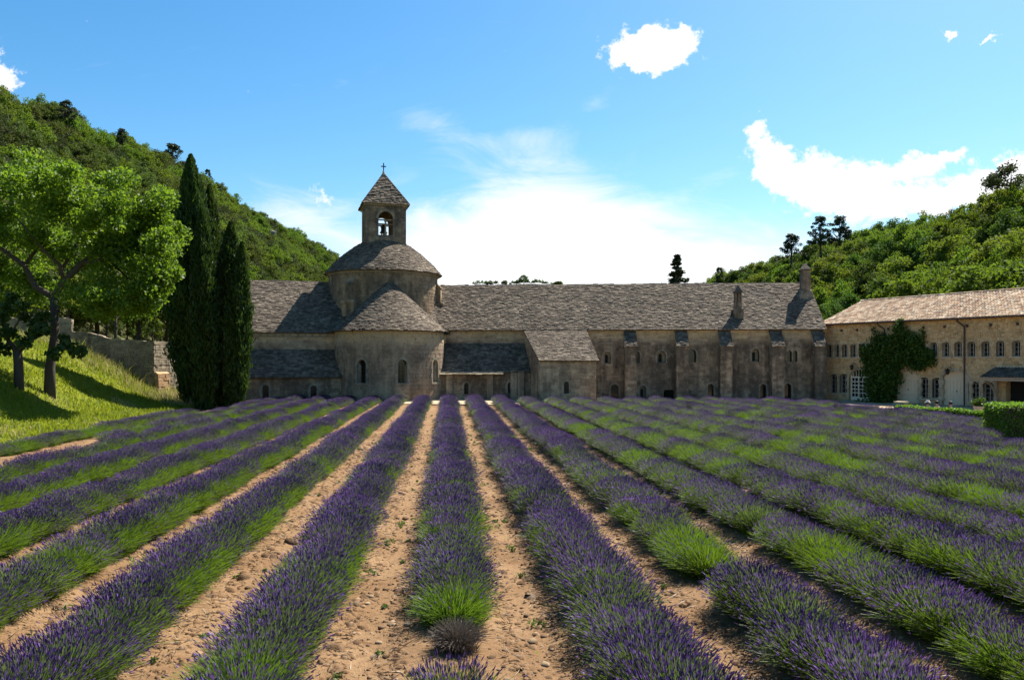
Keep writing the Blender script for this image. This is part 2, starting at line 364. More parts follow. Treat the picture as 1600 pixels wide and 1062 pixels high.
def arch_poly(x, z0, w_, h, seg=10, flat=1.0):
    r = w_ / 2; zs = z0 + h - r * flat
    return [(x - r, z0), (x + r, z0)] + [(x + r * math.cos(math.pi * i / seg), zs + r * flat * math.sin(math.pi * i / seg)) for i in range(seg + 1)]

def block(mb, mapf, xa, xb, za, zb, pr, g=.012, mi=0, seg=1):
    xs = [xa + g + (xb - xa - 2 * g) * i / seg for i in range(seg + 1)]
    vs = [mapf(x, z, 0) for x in xs for z in (za + g, zb - g)] + [mapf(x, z, pr) for x in xs for z in (za + g + .006, zb - g - .006)]
    k = 2 * (seg + 1); fs = []
    for i in range(seg):
        a = 2 * i; fs += [(k + a, k + a + 2, k + a + 3, k + a + 1), (a, a + 2, k + a + 2, k + a), (a + 1, k + a + 1, k + a + 3, a + 3)]
    fs += [(0, k, k + 1, 1), (k - 2, k - 1, 2 * k - 1, 2 * k - 2)]
    mb.add(vs, fs, mi)

def courses(mb, mapf, x0, x1, z0, z1, ch, lr, openings=(), proud=.02, seed=1, top=None, collect=None, jit=.12):
    """stone courses; openings = (xc, z0, w, h) to leave free"""
    rd = random.Random(seed); z = z0; xs0, xs1 = x0, x1
    while z < z1 - .04:
        h = min(ch * rd.uniform(1 - jit, 1 + jit), z1 - z)
        if z1 - z - h < .08: h = z1 - z
        x = xs0 - rd.uniform(0, lr[0])
        while x < xs1:
            L = rd.uniform(*lr); a, b = max(x, xs0), min(x + L, xs1); x += L
            if b - a < .05: continue
            segs = [(a, b)]
            for xc, oz, ow, oh in openings:
                if z + h <= oz + .005 or z >= oz + oh - .005: continue
                half = ow / 2
                zz = z + h / 2 - (oz + oh - half)
                if zz > 0: half = math.sqrt(max(half * half - zz * zz, .0004)) if zz < half else .02
                l, r_ = xc - half, xc + half; ns = []
                for p, q in segs:
                    if r_ <= p or l >= q: ns.append((p, q)); continue
                    if l - p > .06: ns.append((p, l))
                    if q - r_ > .06: ns.append((r_, q))
                segs = ns
            for p, q in segs:
                zt = z + h
                if top is not None:
                    tl = min(top(p), top(q))
                    if z > tl - .06: continue
                    zt = min(zt, tl)
                pr = proud * rd.uniform(.3, 1.6)
                if collect is not None: collect.append((p, q, z, zt, pr))
                else:
                    ja, jb = (rd.uniform(-.03, .03), rd.uniform(-.035, .035)) if jit > .4 else (0, 0)
                    block(mb, mapf, p, q, z + ja, zt + jb, pr)
        z += h

def flat(y0): return lambda x, z, o: (x, y0 - o, z)
def sidewall(x0, sgn): return lambda y, z, o: (x0 + sgn * o, y, z)

def slabs(mb, P, rows, wid=(.22, .42), thick=.045, lift=.05, seed=2, scale=lambda v: 1.0):
    """overlapping roof slabs: rows = [(v0, v1, ua, ub)], P(u, v, o) -> point"""
    rd = random.Random(seed)
    for v0, v1, ua, ub in rows:
        s = scale(v0); uu = ua - rd.uniform(0, .3) * s
        while uu < ub:
            L = rd.uniform(*wid) * s; a, b = max(uu, ua), min(uu + L, ub); uu += L
            if b - a < .04 * s: continue
            e = rd.uniform(-.035, .035); li = lift * rd.uniform(.6, 1.5); g = .008 * s; tw = rd.uniform(-.012, .012)
            lo0, lo1 = v0 - .05 + e, v0 - .05 + e + rd.uniform(-.02, .02)
            vs = [P(a + g, lo0, li - thick + .01), P(b - g, lo1, li - thick + .01), P(b - g, v1 + .03, -.01), P(a + g, v1 + .03, -.01),
                  P(a + g, lo0, li + .01 + tw), P(b - g, lo1, li + .01 - tw), P(b - g, v1 + .03, .016), P(a + g, v1 + .03, .016)]
            mb.add(vs, [(4, 5, 6, 7), (0, 1, 5, 4), (1, 2, 6, 5), (3, 0, 4, 7)])

def plane_P(e0, e1, r0):
    """roof plane from eave e0->e1 rising to r0 (above e0): u metres along the eave, v metres up the slope"""
    e0, e1, r0 = Vector(e0), Vector(e1), Vector(r0)
    U = (e1 - e0).normalized(); Vv = (r0 - e0); Vv = (Vv - U * Vv.dot(U)).normalized(); Nn = U.cross(Vv).normalized()
    if Nn.z < 0: Nn = -Nn
    return lambda u_, v_, o: e0 + U * u_ + Vv * v_ + Nn * o

def arch_window(root, x, y, z0, w_, h, ring=.16, depth=.35, rotz=0, name='window', sill=True, bars=True, proud=.035, frame_mat=None, glass=None, splay=None, flatk=1.0, nv=9, ringname='arch_surround', loc0=(0, 0)):
    """window standing on the wall face y; local +y is inward. Returns the part."""
    L = (x, y, z0)
    o = MB().prism(arch_poly(0, 0, w_ - .004, h - .002, flat=flatk), depth, depth + .03).build(name, glass or M['glass'], root, loc=L, rotz=rotz)
    if ring:
        mb = MB(); r = w_ / 2; zs = h - r * flatk; jn = max(2, int(zs / .34))
        for sgn in (-1, 1):
            for i in range(jn):
                a, b = zs * i / jn + .006, zs * (i + 1) / jn - .006; e = ring * (1.25 if i % 2 else .95)
                x0, x1 = sorted((sgn * r, sgn * (r + e))); mb.box(x0, x1, -proud, depth * .9, a, b)
        for i in range(nv):
            q0, q1 = math.pi * i / nv + .012, math.pi * (i + 1) / nv - .012; pts = []
            for rr in (r, r + ring):
                for q in (q0, q1): pts.append((rr * math.cos(q), zs + (rr - r + r * flatk) * math.sin(q)))
            a, b, c, d_ = pts
            mb.hexa([(a[0], -proud, a[1]), (c[0], -proud, c[1]), (c[0], depth * .9, c[1]), (a[0], depth * .9, a[1]), (b[0], -proud, b[1]), (d_[0], -proud, d_[1]), (d_[0], depth * .9, d_[1]), (b[0], depth * .9, b[1])])
        mb.build(ringname, frame_mat or M['dressed_old'], o)
    if sill:
        MB().box(-w_ / 2 - ring - .05, w_ / 2 + ring + .05, -proud - .06, depth * .5, -.14, -.004).build('sill', frame_mat or M['dressed_old'], o)
    if bars:
        mb = MB()
        for i in range(1, max(2, int(h / .3))): mb.box(-w_ / 2 * .96, w_ / 2 * .96, depth - .03, depth - .012, h * i / max(2, int(h / .3)) - .012, h * i / max(2, int(h / .3)) + .012)
        for i in (-1, 1): mb.box(i * w_ / 6 - .012, i * w_ / 6 + .012, depth - .042, depth - .031, .01, h - w_ * .5 * flatk)
        mb.build('lattice', M['iron'], o)
    return o

# ------------------------------------------------------------------ ground and terrain
VPX = 700.0; SP = 2.03
ROWX = lambda k, y: .07 + k * SP + (VPX - 800) / F * y
def bank_z(x, y):
    d_ = ROWX(-8.75, y) - x
    pts = [(-50, 0), (0, 0), (1.5, .10), (3, .35), (4.6, 1.0), (6.7, 2.45), (7.9, 3.1), (9.8, 4.2), (12, 4.7), (16, 5.2), (30, 7), (60, 9)]
    z = np.interp(d_, [p[0] for p in pts], [p[1] for p in pts])
    fade = np.interp(y, [0, 18, 34, 60, 64, 72, 200], [.35, .5, 1, 1, .8, .35, .2])
    return z * fade
def grid_mesh(name, xs, ys, zf, mat):
    X, Y = np.meshgrid(xs, ys); Z = zf(X, Y); V = np.stack([X, Y, Z], -1).reshape(-1, 3); n, m = len(xs), len(ys)
    i = np.arange(n * m).reshape(m, n); Fq = np.stack([i[:-1, :-1], i[:-1, 1:], i[1:, 1:], i[1:, :-1]], -1).reshape(-1, 4)
    return kind(link(name, np_mesh(name, V, Fq, mat, smooth=True)), 'structure')
grid_mesh('ground', np.linspace(-2500, 2500, 11), np.linspace(-600, 4400, 11), lambda X, Y: X * 0 - .03, M['turf'])
def wob(X, Y): return .02 * np.sin(X * 5.1 + np.sin(Y * 2.3)) * np.sin(Y * 3.7 + X) + .012 * np.sin(X * 13 + Y * 7) * np.cos(Y * 11 - X * 3)
def soil_z(X, Y):
    k = (X - .07 + 100 / F * Y) / SP
    return .05 + .05 * np.cos(2 * np.pi * k) + wob(X, Y) * 1.2
grid_mesh('field_soil', np.linspace(-26, 46, 480), np.concatenate([np.linspace(3, 24, 240), np.linspace(24.3, 66.5, 140)]), soil_z, M['soil'])
def bank_surface(X, Y):
    b = ROWX(-8.75, Y) - X
    return bank_z(X, Y) + np.where(b > 0, .13 + .06 * np.sin(X * 1.3 + Y * .7) * np.sin(Y * .9), -.3) + np.clip(b, 0, 1) * .05
grid_mesh('grass_bank', np.linspace(-70, -14, 150), np.linspace(4, 100, 130), bank_surface, M['turf'])
# gravel court between the field, the wing and the church
cm = MB(); cm.add([(-24, 64.8, .09), (30, 55.5, .09), (34, 40, .09), (60, 20, .09), (70, 90, .09), (-24, 90, .09)], [(0, 1, 2, 3, 4, 5)])
kind(cm.build('gravel_court', M['gravel']), 'structure')

# ------------------------------------------------------------------ the church
AP = Frame(-10.87, 70, R(15.5))
church = thing('abbey_church', 'stone abbey church with round apse, low drum and square bell tower', 'church', (AP.o[0], AP.o[1], 0), AP.a)
EZ, RZ = 6.12, 10.75
XL, XR = -17.0, 5.4
rd = random.Random(3)
# transept body
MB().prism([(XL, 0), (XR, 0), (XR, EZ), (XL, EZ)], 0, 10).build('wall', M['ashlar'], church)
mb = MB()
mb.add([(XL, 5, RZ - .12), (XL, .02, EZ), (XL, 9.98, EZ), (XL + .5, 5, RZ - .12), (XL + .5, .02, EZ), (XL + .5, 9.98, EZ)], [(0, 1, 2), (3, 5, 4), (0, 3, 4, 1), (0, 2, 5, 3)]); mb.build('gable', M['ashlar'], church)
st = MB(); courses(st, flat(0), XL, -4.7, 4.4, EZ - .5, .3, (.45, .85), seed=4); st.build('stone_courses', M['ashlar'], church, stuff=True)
def gable_roof(root, x0, x1, ez, rz, half, over=.22, seed=1, yback=None, both=True):
    dz = (rz - ez) / half
    base = MB(); t = .10
    for sgn, ye in ((-1, -over), (1, 2 * half + over)):
        ze = ez - over * dz
        base.hexa([(x0, ye, ze - t), (x1, ye, ze - t), (x1, half, rz - t), (x0, half, rz - t), (x0, ye, ze), (x1, ye, ze), (x1, half, rz), (x0, half, rz)])
    ro = base.build('roof', M['lauze'], root)
    sh = MB(); SL = math.hypot(half + over, (half + over) * dz)
    P = plane_P((x0, -over, ez - over * dz), (x1, -over, ez - over * dz), (x0, half, rz)); nr = int(SL / .17)
    slabs(sh, P, [(SL * i / nr, SL * (i + 1) / nr, 0, x1 - x0) for i in range(nr)], seed=seed)
    rr = random.Random(seed + 5); x = x0
    while x < x1:
        L = rr.uniform(.4, .75); h = rr.uniform(.05, .13); a, b = x + .01, min(x + L, x1) - .01; x += L
        if b - a > .05: sh.add([(a, half - .22, rz - .18), (b, half - .22, rz - .18), (b, half, rz + h), (a, half, rz + h), (a, half + .22, rz - .18), (b, half + .22, rz - .18)], [(0, 1, 2, 3), (3, 2, 5, 4), (0, 3, 4), (1, 5, 2)])
    sh.build('roof_slabs', M['lauze'], ro, stuff=True)
    return ro
gable_roof(church, XL, XR, EZ, RZ, 5, seed=21)
# corbel table under the eaves
x = -12.3
while x < -4.9:
    MB().box(x, x + .16, -.16, -.002, EZ - .52, EZ - .06).build('corbel', M['dressed_old'], church); x += .62
MB().box(XL, -4.85, -.10, 0, EZ - .60, EZ - .525).build('string_course', M['dressed_old'], church)
# lean-to on the left of the apse
LY, LZ0, LZ1 = -2.0, 2.38, 4.45
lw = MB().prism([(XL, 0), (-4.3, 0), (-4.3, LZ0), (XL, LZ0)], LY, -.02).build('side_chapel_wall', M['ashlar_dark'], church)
lops = []
for px, yt, yb, wpx in ((415, 601, 627, 9), (490, 602, 627, 9)):
    sx_ = AP.s(px, LY); z0 = .35; z1 = AP.z(px, yt, LY); lops.append((sx_, z0, .5, z1 - z0))
cu = MB()
for a in lops: cu.prism(arch_poly(*a), LY - .2, LY + .42)
cut(lw, cu)
for a in lops: arch_window(church, a[0], LY, a[1], a[2], a[3], ring=.2, depth=.4, sill=False)
st = MB(); courses(st, flat(LY), XL, -4.3, .05, LZ0 - .05, .28, (.35, .8), [(a[0], a[1], a[2] + .4, a[3] + .2) for a in lops], seed=5); st.build('stone_courses', M['ashlar_dark'], church, stuff=True)
dz = (LZ1 - LZ0) / 2.0
ro = MB().hexa([(XL, LY - .25, LZ0 - .12 - .25 * dz), (-4.2, LY - .25, LZ0 - .12 - .25 * dz), (-4.2, -.01, LZ1 - .12), (XL, -.01, LZ1 - .12), (XL, LY - .25, LZ0 - .25 * dz), (-4.2, LY - .25, LZ0 - .25 * dz), (-4.2, -.01, LZ1), (XL, -.01, LZ1)]).build('side_chapel_roof', M['lauze'], church)
sh = MB(); SL = math.hypot(2.25, 2.25 * dz); P = plane_P((XL, LY - .25, LZ0 - .25 * dz), (-4.2, LY - .25, LZ0 - .25 * dz), (XL, 0, LZ1))
slabs(sh, P, [(SL * i / 17, SL * (i + 1) / 17, 0, -4.2 - XL) for i in range(17)], seed=8); sh.build('roof_slabs', M['lauze'], ro, stuff=True)
# apse
RA = 4.78
def halfshell(r0, r1, z0, z1, n=40, a0=-math.pi / 2, a1=math.pi / 2):
    mb = MB(); vs = []
    for j in range(n + 1):
        q = a0 + (a1 - a0) * j / n
        for r, z in ((r1, z0), (r1, z1), (r0, z1), (r0, z0)): vs.append((r * math.sin(q), -r * math.cos(q), z))
    fs = [(4 * j + k, 4 * j + 4 + k, 4 * j + 4 + (k + 1) % 4, 4 * j + (k + 1) % 4) for j in range(n) for k in range(4)]
    return mb.add(vs, fs + [(0, 1, 2, 3), (4 * n + 3, 4 * n + 2, 4 * n + 1, 4 * n)])
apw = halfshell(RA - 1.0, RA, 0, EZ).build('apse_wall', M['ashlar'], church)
bm = bmesh.new(); bm.from_mesh(apw.data); bmesh.ops.recalc_face_normals(bm, faces=bm.faces); bm.to_mesh(apw.data); bm.free()
aps = [(R(a), 1.62, .80, 1.95) for a in (-35.6, 6.0, 47.5)]; cu = MB()
for a, z0, w_, h in aps:
    pp = arch_poly(0, z0, w_, h, 12); n = len(pp); vs = []
    for rr in (RA + .3, RA - .62):
        for x_, z_ in pp: vs.append((x_ * math.cos(a) + rr * math.sin(a), x_ * math.sin(a) - rr * math.cos(a), z_))
    cu.add(vs, [tuple(range(n)), tuple(range(2 * n - 1, n - 1, -1))] + [((i + 1) % n, i, i + n, (i + 1) % n + n) for i in range(n)])
cut(apw, cu)
for a, z0, w_, h in aps:
    rr = RA - .02
    o = arch_window(church, rr * math.sin(a), -rr * math.cos(a), z0, w_, h, ring=.2, depth=.42, rotz=a, nv=11, proud=.05)
    # inner splay narrows the light to a slit
    mb = MB()
    for sgn in (-1, 1):
        mb.hexa([(sgn * .40, .12, 0), (sgn * .27, .40, 0), (sgn * .40, .40, 0), (sgn * .398, .14, 0), (sgn * .40, .12, h - .36), (sgn * .27, .40, h - .42), (sgn * .40, .40, h - .36), (sgn * .398, .14, h - .36)])
    mb.build('splay', M['dressed_old'], o)
cylf = lambda x_, z_, o_: ((RA + o_) * math.sin(x_ / RA), -(RA + o_) * math.cos(x_ / RA), z_)
got = []
courses(None, cylf, -RA * 1.55, RA * 1.55, .05, EZ - .16, .34, (.5, .95), [(a * RA, z0 - .15, w_ + .42, h + .37) for a, z0, w_, h in aps], .028, 9, collect=got)
order = sorted(range(len(got)), key=lambda i: -(got[i][1] - got[i][0]) * (got[i][3] - got[i][2]) * max(.02, math.cos((got[i][0] + got[i][1]) / 2 / RA - R(-6.6 + 15))))
keep = set(order[:280]); rest = MB()
for i, (p, q, za, zb, pr) in enumerate(got):
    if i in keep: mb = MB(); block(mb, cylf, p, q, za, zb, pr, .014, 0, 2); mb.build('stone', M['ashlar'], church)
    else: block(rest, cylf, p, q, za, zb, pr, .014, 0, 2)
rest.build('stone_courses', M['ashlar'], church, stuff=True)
mb = MB(); mb.lathe([(RA, EZ - .15), (RA + .14, EZ - .06), (RA + .2, EZ + .0)], n=40, a0=-1.6, a1=1.6); mb.build('apse_cornice', M['dressed_old'], church)
CZ = 10.62; ov = .32; slope = (CZ - EZ) / RA
ro = MB().lathe([(RA + ov, EZ - ov * .5), (RA + ov, EZ - ov * .5 + .08), (0.02, CZ)], n=40, a0=-1.75, a1=1.75).build('apse_roof', M['lauze'], church)
def coneP(prof):
    """profile [(r,z)] from eave to top: u angle, v length along the profile"""
    acc = [0]
    for (r0, z0), (r1, z1) in zip(prof, prof[1:]): acc.append(acc[-1] + math.hypot(r1 - r0, z1 - z0))
    def at(v_):
        i = 0
        while i < len(prof) - 2 and v_ > acc[i + 1]: i += 1
        t = (v_ - acc[i]) / (acc[i + 1] - acc[i]); (r0, z0), (r1, z1) = prof[i], prof[i + 1]
        L = acc[i + 1] - acc[i]; return r0 + (r1 - r0) * t, z0 + (z1 - z0) * t, -(z0 - z1) / L, (r0 - r1) / L
    def P(u_, v_, o_, c=(0, 0)):
        r, z, nr, nz = at(v_); r += nr * o_; z += nz * o_; r = max(r, .01)
        return (c[0] + r * math.sin(u_), c[1] - r * math.cos(u_), z)
    return P, at, acc[-1]
P, at, SL = coneP([(RA + ov, EZ - ov * .5 + .08), (0.02, CZ)]); sh = MB(); nr = int(SL / .17)
for i in range(nr - 1):
    v0 = SL * i / nr; r = max(at(v0)[0], .25); slabs(sh, P, [(v0, SL * (i + 1) / nr, -1.72, 1.72)], seed=100 + i, scale=lambda v_, r=r: 1 / r)
sh.build('roof_slabs', M['lauze'], ro, stuff=True)
# drum
DC = (0, 5.0); RD, DZ0, DZ1 = 5.08, 7.6, 11.62
dr = MB(); dr.lathe([(RD, DZ0), (RD, DZ1)], (0, 5, 0), 40); dr.build('drum_wall', M['drum_stone'], church)
cyd = lambda x_, z_, o_: ((RD + o_) * math.sin(x_ / RD), 5 - (RD + o_) * math.cos(x_ / RD), z_)
st = MB(); courses(st, cyd, -RD * 1.9, RD * 1.9, DZ0, DZ1 - .32, .3, (.45, .85), seed=12); st.build('stone_courses', M['drum_stone'], church, stuff=True)
MB().lathe([(RD, DZ1 - .32), (RD + .12, DZ1 - .30), (RD + .14, DZ1 - .12), (RD + .24, DZ1 - .06), (RD + .24, DZ1)], (0, 5, 0), 40).build('drum_cornice', M['dressed_old'], church)
prof = [(5.46, DZ1 - .05), (4.7, 12.45), (3.7, 13.38), (2.6, 14.2), (1.7, 14.72)]
ro = MB().lathe([(5.46, DZ1 - .14)] + prof, (0, 5, 0), 40).build('drum_roof', M['lauze'], church)
P, at, SL = coneP(prof); sh = MB(); nr = int(SL / .17); Pc = lambda u_, v_, o_: P(u_, v_, o_, (0, 5))
for i in range(nr):
    v0 = SL * i / nr; r = at(v0)[0]; slabs(sh, Pc, [(v0, min(SL, SL * (i + 1) / nr), -math.pi, math.pi)], seed=200 + i, scale=lambda v_, r=r: 1 / r)
sh.build('roof_slabs', M['lauze'], ro, stuff=True)
# small piers standing on slabs against the drum
for a in (-40, 72):
    q = R(a); o = link('drum_pier', None, church, ((RD) * math.sin(q), 5 - RD * math.cos(q), 0), q)
    me = MB(); me.box(-.38, .38, -.42, .1, 8.85, 10.3); me.hexa([(-.44, -.5, 10.3), (.44, -.5, 10.3), (.44, .1, 10.3), (-.44, .1, 10.3), (-.44, -.2, 10.62), (.44, -.2, 10.62), (.44, .1, 10.95), (-.44, .1, 10.95)])
    o.data = None; bpy.data.objects.remove(o)
    o = me.build('drum_pier', M['drum_stone'], church, loc=(RD * math.sin(q), 5 - RD * math.cos(q), 0), rotz=q)
    b = MB(); b.box(-.72, .72, -.75, .1, 8.55, 8.85); b.hexa([(-.62, -.55, 7.4), (.62, -.55, 7.4), (.62, .1, 7.4), (-.62, .1, 7.4), (-.66, -.62, 8.55), (.66, -.62, 8.55), (.66, .1, 8.55), (-.66, .1, 8.55)]); b.build('base_slab', M['drum_stone'], o)
# bell tower
TH = 1.88; TZ0, TZ1 = 13.9, 18.0
for side, q in enumerate((0, 90, 180, 270)):
    L = (TH * math.sin(R(q)), 5 - TH * math.cos(R(q)), 0)
    hw = TH if side % 2 == 0 else TH - .501
    wl = MB().prism([(-hw, TZ0), (hw, TZ0), (hw, TZ1), (-hw, TZ1)], 0, .5).build('tower_wall', M['tower_stone'], church, loc=L, rotz=R(q))
    cut(wl, MB().prism(arch_poly(0, 15.12, 1.34, 2.2, 14), -.2, .8))
    st = MB(); courses(st, flat(0), -hw, hw, TZ0, TZ1 - .02, .26, (.35, .7), [(0, 15.12, 1.34 + .44, 2.42)], .02, 30 + side); st.build('stone_courses', M['tower_stone'], wl, stuff=True)
    mb = MB()   # arch ring, colonnette and the two little arches
    for i in range(11):
        q0, q1 = math.pi * i / 11 + .012, math.pi * (i + 1) / 11 - .012; pts = [(rr * math.cos(qq), 16.65 + rr * math.sin(qq)) for rr in (.67, .9) for qq in (q0, q1)]
        a, b, c, d_ = pts; mb.hexa([(a[0], -.04, a[1]), (c[0], -.04, c[1]), (c[0], .2, c[1]), (a[0], .2, a[1]), (b[0], -.04, b[1]), (d_[0], -.04, d_[1]), (d_[0], .2, d_[1]), (b[0], .2, b[1])])
    mb.build('arch_surround', M['dressed_old'], wl)
    mb = MB(); mb.tube([(0, .25, 15.12), (0, .25, 15.25), (0, .25, 15.3), (0, .25, 16.3), (0, .25, 16.34), (0, .25, 16.5)], [.13, .13, .075, .075, .1, .15], 10)
    mb.box(-.66, .66, .17, .33, 16.5, 16.6); mb.build('colonnette', M['dressed_old'], wl)
MB().box(-TH + .5, TH - .5, 5 - TH + .5, 5 + TH - .5, 14.6, 14.72).build('belfry_floor', M['timber'], church)
bl = MB(); bl.lathe([(.02, 16.35), (.16, 16.33), (.22, 16.1), (.27, 15.75), (.38, 15.6), (.36, 15.58), (.02, 15.62)], (0, 5, 0), 16); bell = bl.build('bell', M['bronze'], church, smooth=True)
MB().box(-1.37, 1.37, 4.92, 5.08, 16.36, 16.5).box(-.07, .07, 4.93, 5.07, 15.2, 16.355).build('headstock', M['timber'], bell)
MB().box(-TH - .12, TH + .12, 5 - TH - .12, 5 + TH + .12, TZ1 - .16, TZ1 - .001).build('tower_cornice', M['dressed_old'], church)
EO, AZ = 2.16, 21.25
tr = MB(); tr.add([(-EO, 5 - EO, TZ1), (EO, 5 - EO, TZ1), (EO, 5 + EO, TZ1), (-EO, 5 + EO, TZ1), (0, 5, AZ)], [(0, 3, 2, 1), (0, 1, 4), (1, 2, 4), (2, 3, 4), (3, 0, 4)])
ro = tr.build('tower_roof', M['lauze'], church); sh = MB(); SL = math.hypot(EO, AZ - TZ1); nr = int(SL / .2)
for q in range(4):
    Mq = Matrix.Translation((0, 5, 0)) @ Matrix.Rotation(q * math.pi / 2, 4, 'Z')
    Pq0 = plane_P((-EO, -EO, TZ1), (EO, -EO, TZ1), (0, 0, AZ)); Pq = lambda a, b, o_: Mq @ Pq0(a, b, o_)
    slabs(sh, Pq, [(SL * i / nr, SL * (i + 1) / nr, EO * i / nr, 2 * EO - EO * i / nr) for i in range(nr)], seed=60 + q, thick=.05, lift=.06)
    sh.tube([Mq @ Vector((-EO, -EO, TZ1 + .03)), Mq @ Vector((0, 0, AZ + .03))], .06, 6)
sh.build('roof_slabs', M['lauze'], ro, stuff=True)
fi = MB(); fi.lathe([(.16, AZ - .3), (.16, AZ - .05), (.09, AZ + .05), (.12, AZ + .14), (.05, AZ + .24), (.045, AZ + .3)], (0, 5, 0), 10); fo = fi.build('finial', M['dressed_old'], ro)
MB().box(-.045, .045, 4.955, 5.045, AZ + .28, AZ + 1.0).box(-.24, -.046, 4.96, 5.04, AZ + .62, AZ + .71).box(.046, .24, 4.96, 5.04, AZ + .62, AZ + .71).build('cross', M['iron'], church)

# ------------------------------------------------------------------ the long range right of the apse
ang = math.atan2(68.8 - 71.4, 27.3 + 6.4); DM = Frame(-6.4, 71.4, ang); DL = math.hypot(2.6, 33.7); DEZ, DRZ = 6.5, 10.73
dorm = thing('abbey_range', 'long grey stone range with slab roof and five sloping buttresses', 'building', (*DM.o, 0), ang)
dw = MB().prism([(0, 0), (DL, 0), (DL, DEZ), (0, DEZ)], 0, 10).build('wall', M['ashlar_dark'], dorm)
wins = []   # (x, z0, w, h, ring, slit)
for px, yt, yb, wpx, slit in ((949, 549.5, 568, 11, 1), (1033.5, 548, 567, 13, 1), (1081, 545.5, 566, 13, 0), (1180.5, 544.5, 565, 11, 1), (995, 549, 567, 9, 1),
        (960.5, 600, 624, 12, 0), (1004.5, 602, 624, 10, 1), (1110.5, 599.5, 625, 9, 0), (1192.5, 600, 625, 9, 0), (1231, 599, 625, 10, 0)):
    x_ = DM.s(px); z0, z1 = DM.z(px, yb), DM.z(px, yt); wins.append((x_, z0, wpx / 17.6, z1 - z0, slit))
pair = [(DM.s(px), DM.z(px, 565), .36, DM.z(px, 546) - DM.z(px, 565)) for px in (1234, 1242.5)]
lowx, lowz = DM.s(1045.5), .28
cu = MB()
for x_, z0, w_, h, sl in wins: cu.prism(arch_poly(x_, z0, w_, h), -.2, .55)
for p in pair: cu.prism(arch_poly(*p, flat=1.7), -.2, .55)
cu.prism([(lowx - .48, lowz - .2), (lowx + .48, lowz - .2), (lowx + .48, lowz + .45), (lowx + .34, lowz + .62), (lowx - .34, lowz + .62), (lowx - .48, lowz + .45)], -.2, .9)
cut(dw, cu)
for x_, z0, w_, h, sl in wins:
    o = arch_window(dorm, x_, 0, z0, w_, h, ring=.15, depth=.5, sill=False, bars=False, glass=M['dressed_old'] if sl else M['glass'])
    if sl: MB().prism(arch_poly(-.06, .1, w_ * .36, h * .66), .44, .499).build('slit', M['void'], o)
for p in pair: arch_window(dorm, p[0], 0, p[1], p[2], p[3], ring=0, depth=.3, sill=False, flatk=1.7, bars=False)
MB().box(lowx - .47, lowx + .47, .7, .75, lowz - .2, lowz + .6).build('cellar_opening', M['void'], dorm)
opn = [(x_, z0, w_ + .3, h + .15) for x_, z0, w_, h, sl in wins] + [(p[0], p[1], p[2], p[3]) for p in pair] + [(lowx, lowz - .2, 1.0, 1.3)]
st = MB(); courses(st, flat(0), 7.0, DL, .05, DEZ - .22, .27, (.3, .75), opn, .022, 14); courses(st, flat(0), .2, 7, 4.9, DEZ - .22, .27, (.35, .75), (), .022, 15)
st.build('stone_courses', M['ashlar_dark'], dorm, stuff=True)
MB().box(.3, DL + .1, -.14, -.002, DEZ - .2, DEZ - .06).build('eave_cornice', M['dressed_old'], dorm)
mb = MB().prism([(0, 0), (10, 0), (10, DEZ), (5, DRZ - .13), (0, DEZ)], 0, .5)
mb.v = [(DL - .51 + y_, x_, z_) for x_, y_, z_ in mb.v]; mb.f = [f[::-1] for f in mb.f]
mb.build('gable', M['ashlar_dark'], dorm)
gable_roof(dorm, -2.3, DL + .12, DEZ, DRZ, 5, over=.3, seed=22)
for px in (984, 1063.5, 1131, 1210.5, 1276):   # buttresses
    bx = DM.s(px); bw = .5; p = 1.25; zt, zf = 6.15, 4.85
    b = MB().box(bx - bw, bx + bw, -p, -.001, 0, zf)
    b.add([(bx - bw, -p, zf), (bx + bw, -p, zf), (bx + bw, -.001, zf), (bx - bw, -.001, zf), (bx - bw, -.001, zt), (bx + bw, -.001, zt)], [(0, 1, 5, 4), (0, 4, 3), (1, 2, 5)])
    bo = b.build('buttress', M['ashlar_dark'], dorm)
    st = MB(); courses(st, flat(-p), bx - bw, bx + bw, .05, zf - .04, .28, (.35, .7), (), .025, int(px))
    courses(st, sidewall(bx - bw, -1), -p, 0, .05, zf - .04, .28, (.35, .7), (), .025, int(px) + 1); st.build('stone_courses', M['ashlar_dark'], bo, stuff=True)
    sh = MB(); sl = math.hypot(p + .1, zt - zf); P = plane_P((bx - bw - .06, -p - .1, zf - .1), (bx + bw + .06, -p - .1, zf - .1), (bx - bw - .06, 0, zt))
    slabs(sh, P, [(sl * i / 8, sl * (i + 1) / 8, 0, 2 * bw + .12) for i in range(8)], seed=int(px)); sh.build('cap_slabs', M['lauze'], bo, stuff=True)
def roof_z(y_): return DEZ + (DRZ - DEZ) / 5 * y_
